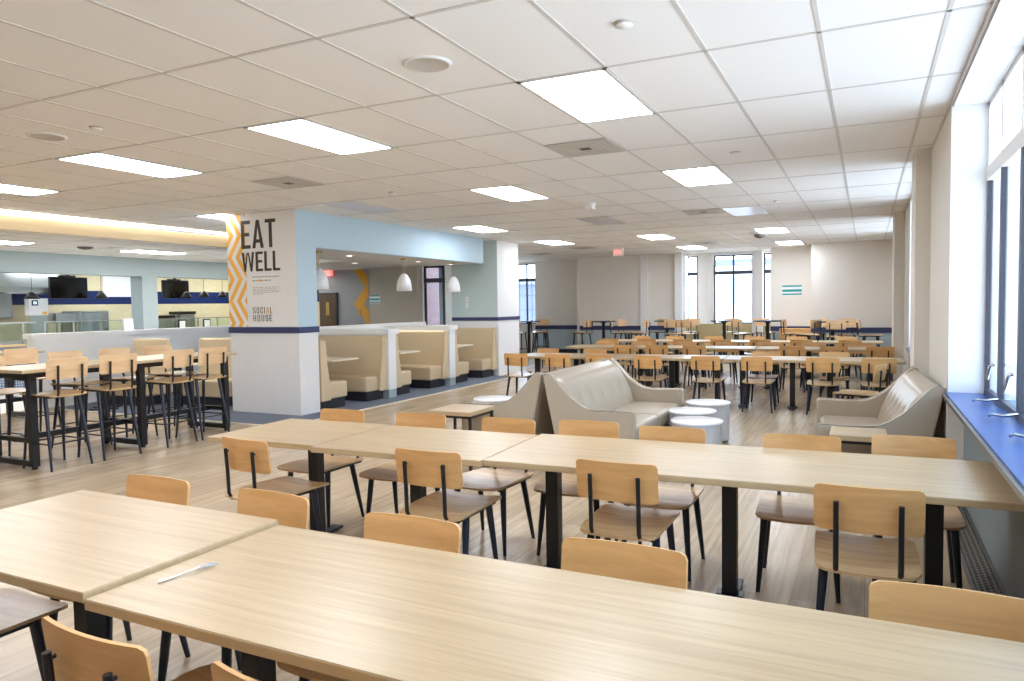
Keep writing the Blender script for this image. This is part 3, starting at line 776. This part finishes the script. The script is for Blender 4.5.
OFF = .235
def chair_row(row, side, items, extra=None):
    """items: (x, y of the backrest, turn) sorted from the window wall outwards"""
    items = sorted(items, key=lambda q: -q[0])
    for k, (x, yb, a) in enumerate(items):
        f = 1 if side == 'near' else -1
        rz = (0 if f > 0 else pi)+radians(a)
        cx = x+sin(rz)*-OFF*1.; cy = yb+cos(rz)*OFF
        place('c', cx, cy, rz, f'beech chair on the {side} side of the {row}, {ORD[k]} from the window wall', f'chairs at the {row}')
R1, R2, R3, R4, R5 = 'front table row', 'second table row', 'third table row', 'fourth table row', 'fifth table row'
chair_row(R1, 'far', [(-3.03, 2.34, 0), (-2.30, 2.34, -4), (-1.54, 2.27, 0), (-.72, 2.29, 0), (.225, 2.28, 0)])
chair_row(R1, 'near', [(-1.74, 1.115, -2), (-1.13, 1.12, -4), (-3.04, 1.235, 0)])
chair_row(R2, 'near', [(-3.45, 3.24, -6), (-2.19, 3.36, 0), (-1.135, 3.47, 0), (.01, 3.40, 2)])
chair_row(R2, 'far', [(-3.68, 4.49, 0), (-2.98, 4.53, 2), (-2.26, 4.55, -3), (-1.70, 4.645, 2), (-1.115, 4.59, 0), (-.345, 4.595, 2), (.245, 4.77, 0)])
chair_row(R3, 'near', [(-5.19, 10.70, 0), (-4.46, 10.73, 3), (-3.78, 10.80, 0), (-3.0, 10.78, 0), (-2.14, 10.81, -2), (-1.42, 10.845, 0), (-.55, 10.88, 0), (.15, 10.95, 4)])
chair_row(R3, 'far', [(-5.2, 12.10, 0), (-4.3, 12.1, 0), (-1.45, 12.12, 0), (-.45, 12.12, 3)])
chair_row(R4, 'near', [(-4.18, 13.42, 0), (-3.56, 13.46, 2), (-2.87, 13.5, 0), (-1.18, 13.52, -2), (-.5, 13.6, 0), (.2, 13.68, 0)])
chair_row(R4, 'far', [(-5.0, 14.72, 0), (-4.2, 14.75, 0), (-3.3, 14.78, 0), (-2.5, 14.8, 2), (-1.7, 14.8, 0), (-.9, 14.82, 0), (-.1, 14.85, -3)])
chair_row(R5, 'near', [(-5.25, 15.72, 0), (-4.4, 15.74, 2), (-3.6, 15.76, 0), (-2.8, 15.8, 0), (-2.0, 15.8, -2), (-1.2, 15.82, 0), (-.3, 15.85, 0)])
chair_row(R5, 'far', [(-4.9, 17.15, 0), (-4.1, 17.15, 0), (-3.2, 17.2, 2), (-2.3, 17.2, 0), (-1.4, 17.2, 0), (-.4, 17.2, 0)])
place('c', -.05, 10.02, radians(72), 'beech dining chair turned sideways behind the arm of the window-side sofa', 'lone dining chairs')

# ------------------------------------------------------------------ dining tables
def dining_table(x0, x1, yc, w, z, rz, label, posts, group):
    l = (x1-x0)/2
    t = thing('dining_table', label, 'table', ((x0+x1)/2, yc, 0), rz, group)
    top = obj('tabletop', B((-l, -w/2, z-.034), (l, w/2, z-.0015)), M['oakedge'], t); bevel(top, .004, 2)
    obj('laminate_surface', B((-l+.002, -w/2+.002, z-.0015), (l-.002, w/2-.002, z)), M['oak'], t)
    for p in posts:
        obj('post', B((p-.038, -.038, .03), (p+.038, .038, z-.034)), M['black'], t)
        ft = MB().box((p-.045, -.22, .012), (p+.045, .22, .03)).box((p-.07, -.045, .012), (p+.07, .045, .03))
        for q in ((p, -.19), (p, .19)): ft.lathe([(0, 0), (.03, 0), (.03, .02), (0, .02)], (q[0], q[1], 0), 12)
        obj('foot', ft, M['leg'], t)
    return t
G = 'oak dining tables'
dining_table(-3.345, -2.112, 1.755, .81, .765, 0, 'short oak table butted onto the long front table, slightly higher', [.02], G)
dining_table(-2.10, .51, 1.745, .80, .75, 0, 'long oak table in front with a fork lying on it', [-1.02, 0, 1.02], G)
dining_table(-4.03, -3.115, 3.90, .84, .75, .035, 'small oak table at the booth end of the second row', [.12], G)
dining_table(-3.11, -1.935, 3.90, .86, .75, .035, 'middle oak table of the second row', [-.08], G)
dining_table(-1.93, .61, 4.00, .88, .75, .035, 'long oak table of the second row reaching the window sill', [-1.02, 0., .96], G)
for r, (row, yc, xs) in enumerate(((R3, 11.5, [(-5.35, -4.15), (-4.13, -2.93), (-2.91, -1.97), (-1.95, -.75), (-.73, .47)]), (R4, 14.1, [(-5.5, -4.3), (-4.28, -3.08), (-3.06, -1.86), (-1.84, -.76), (-.74, .36)]), (R5, 16.42, [(-5.6, -4.4), (-4.38, -3.18), (-3.16, -1.96), (-1.94, -.94), (-.92, .3)]))):
    for k, (a, b) in enumerate(sorted(xs, reverse=True)):
        dining_table(a, b, yc-.04*(k-2), .82, .75, .03, f'oak dining table in the {row}, {ORD[k]} from the window wall', [-.355, .355], G)

# fork on the front table
fk = thing('fork', 'steel fork lying on the long front table', 'fork', (-1.985, 1.615, .7512), radians(79))
fm = MB()
prof = [(-.095, .0045), (-.085, .007), (-.04, .005), (.0, .0028), (.03, .003), (.042, .009), (.055, .0115), (.065, .0115)]
vs = []; fs = []
for i, (x, hw_) in enumerate(prof):
    z = .002+.006*max(0, sin((x+.03)*20)) if x > -.03 else .002
    vs += [(x, -hw_, z), (x, hw_, z), (x, hw_, z+.002), (x, -hw_, z+.002)]
for i in range(len(prof)-1):
    for k in range(4): fs.append((4*i+k, 4*i+(k+1) % 4, 4*i+4+(k+1) % 4, 4*i+4+k))
fs += [(3, 2, 1, 0), tuple(len(vs)-4+k for k in range(4))]
fm.add(vs, fs); obj('handle', fm, M['chrome'], fk)
tn = MB()
for k in range(4): y = -.0098+.00653*k; tn.tube([(.064, y, .0075), (.085, y, .005), (.105, y*.95, .006)], [.0017, .0016, .0008], 6)
obj('tines', tn, M['chrome'], fk)

# ------------------------------------------------------------------ bar tables and stools
def bar_table(x, y, l, w, z, label, frames):
    t = thing('bar_table', label, 'table', (x, y, 0), 0, 'bar-height tables')
    bevel(obj('tabletop', B((-w/2, -l/2, z-.035), (w/2, l/2, z)), M['oakY'], t), .004, 2)
    for f in frames:
        q = MB()
        for s in (-1, 1): q.box((s*(w/2-.09)-.035, f-.035, .03), (s*(w/2-.09)+.035, f+.035, z-.035))
        q.box((-w/2+.06, f-.03, .03), (w/2-.06, f+.03, .09)); q.box((-w/2+.06, f-.03, z-.10), (w/2-.06, f+.03, z-.035))
        q.box((-w/2+.06, f-.02, .27), (w/2-.06, f+.02, .32))
        for s in (-1, 1): q.lathe([(0, 0), (.028, 0), (.028, .03), (0, .03)], (s*(w/2-.09), f, 0), 12)
        obj('leg_frame', q, M['black'], t)
    obj('stretcher', MB().box((-.03, frames[0], .26), (.03, frames[-1], .32)).box((-w/2+.07, frames[0], z-.09), (-w/2+.1, frames[-1], z-.035)).box((w/2-.1, frames[0], z-.09), (w/2-.07, frames[-1], z-.035)), M['black'], t)
bar_table(-7.99, 5.70, 2.75, .84, 1.03, 'long bar-height oak table near the white half wall', [-1.24, 0, 1.24])
bar_table(-11.6, 6.1, 1.3, .8, 1.03, 'further bar-height oak table in front of the white half wall', [-.5, .5])
for k, y in enumerate((4.655, 5.23, 5.99, 6.50)):
    place('s', -7.35-.225, y, pi/2+radians((0, -2, 2, 0)[k]), f'black-legged bar stool on the aisle side of the long bar table, {ORD[k]} from the front', 'bar table stools')
for k, y in enumerate((4.55, 5.45, 6.08, 6.70)):
    place('s', -8.62+.20, y, -pi/2+radians((0, 3, 0, -2)[k]), f'bar stool on the kitchen side of the long bar table, {ORD[k]} from the front', 'bar table stools')
place('s', -10.02+.22, 5.72, -pi/2, 'bar stool standing alone between the two bar tables', 'lone bar stool')

# far pedestal tables and stools
def pedestal(x, y, r, z, label, square=False):
    t = thing('pedestal_table', label, 'table', (x, y, 0), 0, 'black pedestal tables')
    if square: bevel(obj('tabletop', B((-r, -r, z-.03), (r, r, z)), M['blackmetal'], t), .004, 2)
    else: obj('tabletop', MB().lathe([(0, z), (r-.006, z), (r, z-.008), (r, z-.03), (0, z-.03)], n=40), M['blackmetal'], t)
    obj('post', MB().lathe([(.10, z-.03), (.045, z-.08), (.045, .04), (.07, .03)], n=16), M['black'], t)
    obj('foot', MB().lathe([(0, .035), (.07, .035), (.28, .015), (.29, 0), (0, 0)], n=32), M['black'], t)
FT = [(-6.95, 20.3, 'black bar-height pedestal table before the plain far wall'), (-5.15, 20.6, 'black pedestal table in front of the white pilaster beside the bay'),
      (-3.5, 20.3, 'black pedestal table in front of the middle bay window'), (-2.35, 20.1, 'black pedestal table by the notice at the end of the bay'), (-.75, 19.1, 'black pedestal table in the far corner by the window wall'),
      (-9.5, 20.6, 'black pedestal table beside the far left-hand window behind the teal column')]
FT[-1] = (-9.5, 20.6, 'black pedestal table by the window behind the teal column')
for x, y, l in FT: pedestal(x, y, .36, 1.10, l)
FS = [  # x, y, facing angle (deg, 0 = away from the camera), label
 (-7.50, 20.05, -70, 'far bar stool on the column side of the table before the plain wall'),
 (-6.42, 20.15, 75, 'far bar stool on the bay side of the table before the plain wall, seen squarely'),
 (-6.35, 20.75, 110, 'far bar stool tucked behind another at the table before the plain wall'),
 (-5.75, 19.9, -85, 'far bar stool seen side-on just past the exit sign'),
 (-5.50, 20.95, -150, 'far bar stool behind the pedestal table by the white pilaster'),
 (-4.75, 19.75, 0, 'pale-backed far bar stool below the first bay window, of two the one nearer the pilaster'),
 (-4.35, 19.85, 5, 'far bar stool below the first bay window, of two the one nearer the bay'),
 (-4.6, 21.2, 180, 'far bar stool facing us behind the pair below the first bay window'),
 (-3.45, 21.05, 180, 'far bar stool facing us under the middle bay window'),
 (-2.95, 19.9, 40, 'far bar stool turned half sideways before the middle bay window'),
 (-1.72, 19.9, 70, 'far bar stool at the table by the end of the bay'),
 (-2.5, 20.75, 150, 'far bar stool behind the table by the end of the bay'),
 (-1.30, 19.3, -60, 'far bar stool on the bay side of the far corner table'),
 (-.65, 18.55, 0, 'far bar stool with its back to us at the far corner table'),
 (-.45, 19.7, 180, 'far bar stool facing us at the far corner table'),
 (-1.2, 20.0, 200, 'far bar stool behind the far corner table next to the wall step'),
 (.05, 19.0, 95, 'far bar stool in the very corner by the window wall'),
 (-9.55, 19.9, 0, 'far bar stool with its back to us beside the teal column'),
 (-9.0, 20.3, 60, 'far bar stool at the corner of the wall step behind the teal column'),
 (-10.0, 20.2, -60, 'far bar stool half hidden behind the teal column'),
 (-9.4, 21.3, 180, 'far bar stool facing us under the window behind the teal column')]
for x, y, a, l in FS:
    rz = -radians(a); place('s', x, y, rz, l, 'far bar stools')
crate = thing('low_cabinet', 'low brown wooden cabinet against the far wall below the notice', 'cabinet', (-1.72, 20.92, 0))
bevel(obj('body', B((-.4, -.25, .08), (.4, .25, .86)), M['beech'], crate), .01, 2); obj('plinth', B((-.38, -.23, 0), (.38, .23, .08)), M['kick'], crate); obj('door', B((-.37, -.265, .12), (.37, -.25, .82)), M['beech'], crate)

# ------------------------------------------------------------------ sofas
def sofa(loc, rz, label, L):
    """local x points to the front, y along the seat"""
    t = thing('sofa', label, 'sofa', loc, rz, 'tufted lounge sofas')
    P = [(.17, .05), (.90, .05), (.91, .59), (.89, .605), (.70, .60), (.54, .598), (.45, .61), (.38, .64), (.28, .71), (.18, .815), (.09, .915), (.04, .945), (.0, .92), (.06, .61), (.11, .37)]
    for s in (-1, 1):
        a, b = (s*L/2, s*(L/2-.085))
        o = obj('side_panel', MB().prism(P, 'y', a, b), M['greyvinyl'], t); bevel(o, .014, 3, 50)
        top = P[1:13]
        obj('piping', MB().tube([(p[0], a-s*.006, p[1]) for p in top], .007, 6), M['piping'], o)
    y0 = L/2-.085
    bevel(obj('seat_base', B((.20, -y0, .06), (.86, y0, .28)), M['greyvinyl'], t), .02, 2)
    for s in (-1, 1):
        cu = MB().box((.26, min(s*.004, s*(y0-.004)), .28), (.885, max(s*.004, s*(y0-.004)), .445))
        bevel(obj('seat_cushion', cu, M['greyvinyl'], t), .05, 4)
    butt = [(-.62+.31*k) for k in range(5)]
    def bf(u, v):
        y = y0*u; f = (v+1)/2
        x = .37-.28*f + .045*sin(pi*min(1, f*1.0))
        for b in butt:
            d2 = ((y-b*L/2)/.065)**2+((f-.45)/.12)**2
            x -= .02*math.exp(-d2)
        x -= .03*max(0, abs(u)-.93)/.07
        g = max(0, (f-.8)/.2)
        return (x-.055*g*g, y, .40+.55*f-.03*g*g)
    bk = MB().sheet(lambda u, v: bf(u, v), 64, 24, .05)
    obj('backrest', bk, M['greyvinyl'], t)
    obj('back_shell', MB().prism([(.17, .06), (.26, .06), (.20, .5), (.09, .90), (.03, .925), (.0, .90), (.06, .61), (.11, .37)], 'y', -y0, y0), M['greyvinyl'], t)
    bn = MB()
    for b in butt: p = bf(b*L/2/y0, -.1); bn.lathe([(0, .008), (.012, .004), (.014, 0)], (0, 0, 0), 10); 
    fe = MB()
    for x in (.22, .84):
        for y in (-L/2+.1, L/2-.1): fe.tube([(x, y, .06), (x, y, 0)], [.025, .018], 10)
    obj('foot', fe, M['black'], t)
    return t
sofa((-2.83, 7.45, 0), 0, 'grey-beige tufted sofa facing the white drum tables, back to back with another', 2.03)
sofa((-2.87, 7.50, 0), pi, 'grey-beige sofa facing the booths, back to back with the tufted one', 2.0)
sofa((.495, 7.26, 0), pi+radians(2.9), 'grey-beige tufted sofa against the window wall pier', 1.74)

def drum(x, y, label):
    t = thing('drum_table', label, 'table', (x, y, 0), 0, 'white drum tables')
    obj('drum', MB().lathe([(.235, .02), (.24, .03), (.24, .425)], n=96, flute=.025), M['flute'], t)
    obj('tabletop', MB().lathe([(0, .45), (.250, .45), (.254, .446), (.254, .428), (.248, .424), (0, .424)], n=64), M['whitelam'], t)
    ft = MB()
    for k in range(4): a = pi/4+k*pi/2; ft.lathe([(0, 0), (.02, 0), (.02, .03), (0, .03)], (.2*cos(a), .2*sin(a), 0), 10)
    obj('foot', ft, M['black'], t)
drum(-1.66, 8.55, 'white-topped fluted drum table of three, the one farthest from us')
drum(-1.685, 7.83, 'white-topped fluted drum table of three, the one against the sofa front')
drum(-1.50, 7.17, 'white-topped fluted drum table of three, the one nearest the second table row')
drum(-4.20, 8.02, 'white round drum table in front of the sofa facing the booths')
def side_table(x0, x1, y0, y1, z, label, topm):
    cx, cy = (x0+x1)/2, (y0+y1)/2; a, b = (x1-x0)/2, (y1-y0)/2
    t = thing('side_table', label, 'table', (cx, cy, 0), 0, 'side tables')
    bevel(obj('tabletop', B((-a, -b, z-.04), (a, b, z)), topm, t), .004, 2)
    for s in (-1, 1):
        f = MB()
        f.box((s*(a-.02)-.012, -b+.02, 0), (s*(a-.02)+.012, -b+.044, z-.04)).box((s*(a-.02)-.012, b-.044, 0), (s*(a-.02)+.012, b-.02, z-.04))
        f.box((s*(a-.02)-.012, -b+.02, 0), (s*(a-.02)+.012, b-.02, .024))
        obj('leg_frame', f, M['black'], t)
    obj('apron', MB().box((-a+.02, -b+.02, z-.065), (a-.02, -b+.044, z-.04)).box((-a+.02, b-.044, z-.065), (a-.02, b-.02, z-.04)).box((-a+.02, -b+.02, z-.065), (-a+.044, b-.02, z-.04)).box((a-.044, -b+.02, z-.065), (a-.02, b-.02, z-.04)), M['black'], t)
side_table(-3.83, -3.36, 5.93, 6.44, .60, 'oak-topped side table with thin black frame beside the booth-facing sofa', M['oak'])
side_table(-.25, .14, 5.90, 6.32, .60, 'pale side table with black frame beside the window-side sofa', M['oak'])

# ------------------------------------------------------------------ ceiling fittings
cols = {-1: 'window-side', -5: 'second', -9: 'third', -13: 'fourth'}
cells = [(-1, 0, 1), (-5, 0, 1), (-9, 0, 1), (-13, 0, 1), (-1, 3, 1), (-5, 3, 1), (-9, 3, 0), (-13, 3, 1), (-5, 6, 0), (-1, 6, 0), (-9, 6, 1), (-1, 9, 1), (-5, 9, 1), (-9, 9, 1), (-13, 9, 0), (-1, 12, 1), (-5, 12, 1), (-1, -3, 1), (-5, -3, 1), (-9, -3, 1)]  # the closing ones lie out of view, added for their light
for i, j, lit in cells:
    lb = f'{"glowing" if lit else "unlit"} ceiling panel of the {cols[i]} file from the windows, {ORD[max(j, 0)//3]} from the front' if j >= 0 else f'unseen glowing ceiling panel above the front table row, {cols[i]} file from the windows'
    ceiling_light((GX+(i+.5)*T, GY+(j+.5)*2*T, CEIL-.001), lb.replace('window-side file from the windows', 'window-side file'), bool(lit))
def vent(i, y, label, w=T, l=T):
    t = thing('ceiling_vent', label, 'vent', (GX+(i+.5)*T, y, CEIL-.006), 0, 'ceiling vents')
    obj('panel', B((-w/2+.01, -l/2, -.006), (w/2-.01, l/2, 0)), M['vent'], t)
    f = MB()
    for r in (.06, .12, .18, .24): 
        for s in (-1, 1): f.box((-r, s*r-.003, -.008), (r, s*r+.003, -.006)).box((s*r-.003, -r, -.008), (s*r+.003, r, -.006))
    obj('louvre', f, M['vent'], t); obj('core', B((-.05, -.05, -.009), (.05, .05, -.006)), M['ventdark'], t)
vent(-2, 6.48, 'square grey ceiling vent just beyond the brightest light panel')
vent(-8, 6.50, 'square grey ceiling vent above the front of the sign column')
vent(-2, 11.95, 'square ceiling vent beside the unlit window-side panel')
vent(-9, 17.9, 'square ceiling vent far off beyond the teal column')
vent(-12, 19.3, 'square ceiling vent farthest off beside the unlit fourth-file panel')
vent(-4, 18.3, 'square ceiling vent in front of the bay windows')
def speaker(x, y, label):
    t = thing('ceiling_speaker', label, 'speaker', (x, y, CEIL), 0, 'round ceiling speakers')
    obj('rim', MB().lathe([(.125, -.01), (.14, -.012), (.15, 0)], n=40), M['white'], t); obj('grille', MB().lathe([(0, -.008), (.12, -.008), (.128, -.011)], n=40), M['vent'], t)
speaker(-2.39, 3.78, 'round ceiling speaker over the second table row'); speaker(-6.13, 3.79, 'round ceiling speaker towards the bar tables')
SP = [(-1.15, 3.73, 'small round sprinkler above the long front table'), (-5.51, 3.8, 'small round sprinkler next to the speaker towards the bar tables'), (-1.17, 7.42, 'small round sprinkler over the window-side sofa'), (-1.2, 11.3, 'small round sprinkler over the third table row'), (-5.45, 7.72, 'tiny sprinkler in front of the light blue soffit')]
for x, y, l in SP:
    t = thing('sprinkler', l, 'sprinkler', (x, y, CEIL), 0, 'ceiling sprinklers')
    obj('plate', MB().lathe([(0, -.022), (.042, -.022), (.045, -.018), (.045, -.012)], n=24), M['white'], t); obj('neck', MB().lathe([(.055, 0), (.05, -.006), (.03, -.012)], n=24), M['vent'], t)
t = thing('smoke_detector', 'white ceiling camera pod over the lounge sofas', 'detector', (-3.62, 10.06, CEIL))
obj('base', MB().lathe([(.07, 0), (.07, -.03), (.05, -.05), (0, -.05)], n=24), M['white'], t); obj('head', MB().box((-.05, -.1, -.09), (.05, .05, -.04)), M['white'], t)
t = thing('smoke_detector', 'dark dome fitting on the far ceiling before the bay windows', 'detector', (-2.08, 16.4, CEIL))
obj('base', MB().lathe([(.2, 0), (.2, -.02), (.14, -.03)], n=24), M['white'], t); obj('dome', MB().lathe([(.13, -.03), (.1, -.09), (0, -.12)], n=24), M['ventdark'], t)
t = thing('smoke_detector', 'small round detector on the lower kitchen-side ceiling', 'detector', (-13.0, 9.2, 2.83))
obj('base', MB().lathe([(.08, 0), (.08, -.02), (.05, -.04), (0, -.045)], n=20), M['white'], t)
t = thing('smoke_detector', 'dark sprinkler rose on the lower kitchen-side ceiling', 'detector', (-13.3, 8.85, 2.83))
obj('base', MB().lathe([(.14, 0), (.12, -.03), (.04, -.05), (0, -.05)], n=20), M['ventdark'], t)

# ------------------------------------------------------------------ outdoors seen through the windows
def building(name, a, b, wallm, label, rows, colsn, face, pane):
    t = thing(name, label, 'building', ((a[0]+b[0])/2, (a[1]+b[1])/2, -3), 0)
    dx, dy, dz = (b[0]-a[0])/2, (b[1]-a[1])/2, b[2]+3
    obj('wall', B((-dx, -dy, 0), (dx, dy, dz)), wallm, t); obj('roof', B((-dx-.3, -dy-.3, dz), (dx+.3, dy+.3, dz+.4)), M['stone'], t)
    for r in range(rows):
        for c_ in range(colsn):
            z = 1.2+r*3.2; q = (c_+.5)/colsn*2-1
            if face == 'x': bx = ((-dx-.06, q*dy-.6, z), (-dx+.02, q*dy+.6, z+1.9))
            else: bx = ((q*dx-.6, -dy-.06, z), (q*dx+.6, -dy+.02, z+1.9))
            obj('window', B(*bx), pane, t)
M['farstone'] = plain('pale_far_stone', (206, 208, 214), .8, var=.04, scale=1.5)  # paler than the other outdoor stone
building('neighbouring_building', (2.4, 31, 0), (16, 42, 7.5), M['slate'], 'blue-grey building outside the nearest window of the window wall', 3, 9, 'y', M['winblue'])
building('brick_building', (-25, 19.5, 0), (-14.6, 27, 6), M['brick'], 'red brick building seen through the alcove window', 3, 4, 'y', M['winblue'])
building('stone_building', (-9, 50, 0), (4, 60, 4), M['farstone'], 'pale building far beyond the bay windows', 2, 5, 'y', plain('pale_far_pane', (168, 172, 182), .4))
building('hill_block', (-40, 52, 0), (-16, 60, 3.2), plain('bluish_hill_tone', (104, 110, 132), .8), 'low block standing in for bluish hills through the window behind the teal column', 1, 6, 'y', M['winblue'])  # building block stands in for bluish hills and trees

# ------------------------------------------------------------------ world, camera, colour management
wd = bpy.data.worlds.new('World'); S.world = wd; wd.use_nodes = True
nt = wd.node_tree; bg = nt.nodes['Background']
tc = N(nt, 'ShaderNodeTexCoord'); sp = N(nt, 'ShaderNodeSeparateXYZ'); nt.links.new(tc.outputs['Generated'], sp.inputs[0])
mr = N(nt, 'ShaderNodeMapRange'); mr.inputs[1].default_value = -.3; mr.inputs[2].default_value = .7
nt.links.new(sp.outputs[2], mr.inputs[0])
rp = N(nt, 'ShaderNodeValToRGB')
rp.color_ramp.elements[0].color = (.95, .95, .95, 1); rp.color_ramp.elements[1].color = (.55, .75, 1.0, 1)
e = rp.color_ramp.elements.new(.27); e.color = (.9, .9, .9, 1)
e = rp.color_ramp.elements.new(.33); e.color = (.90, .95, 1.0, 1)
nt.links.new(mr.outputs[0], rp.inputs[0]); nt.links.new(rp.outputs[0], bg.inputs['Color'])
bg.inputs['Strength'].default_value = 7.1

F, PITCH, YAW, ROLL = 725.3, -.049, .4557, -.0154
def ray(px, py):
    a, b = (px-512)/F, (py-340.5)/F
    c, s = cos(ROLL), sin(ROLL); u = a*c+b*s; v = -a*s+b*c
    c, s = cos(PITCH), sin(PITCH); y = c+s*v; z = s-c*v
    c, s = cos(YAW), sin(YAW)
    return Vector((u*c-y*s, u*s+y*c, z))
fwd = ray(512, 340.5).normalized(); rt = (ray(612, 340.5)-ray(512, 340.5)).normalized(); up = rt.cross(fwd)
cam = bpy.data.cameras.new('camera'); cam.sensor_width = 36; cam.lens = F/1024*36; cam.clip_start = .05; cam.clip_end = 200
co_ = bpy.data.objects.new('camera', cam); COL.objects.link(co_)
mw = Matrix((rt, up, -fwd)).transposed().to_4x4(); mw.translation = (0, 0, 1.61); co_.matrix_world = mw
S.camera = co_
S.view_settings.view_transform = 'Standard'; S.view_settings.look = 'None'; S.view_settings.gamma = 1; S.view_settings.exposure = .12
S.view_settings.use_curve_mapping = False
S.cycles.max_bounces = 12; S.cycles.diffuse_bounces = 10; S.cycles.glossy_bounces = 3; S.cycles.transparent_max_bounces = 12
S.cycles.caustics_reflective = False; S.cycles.caustics_refractive = False
for l, ns in LABELS.items():
    if len(ns) > 1: print('SAME LABEL', l, ns)
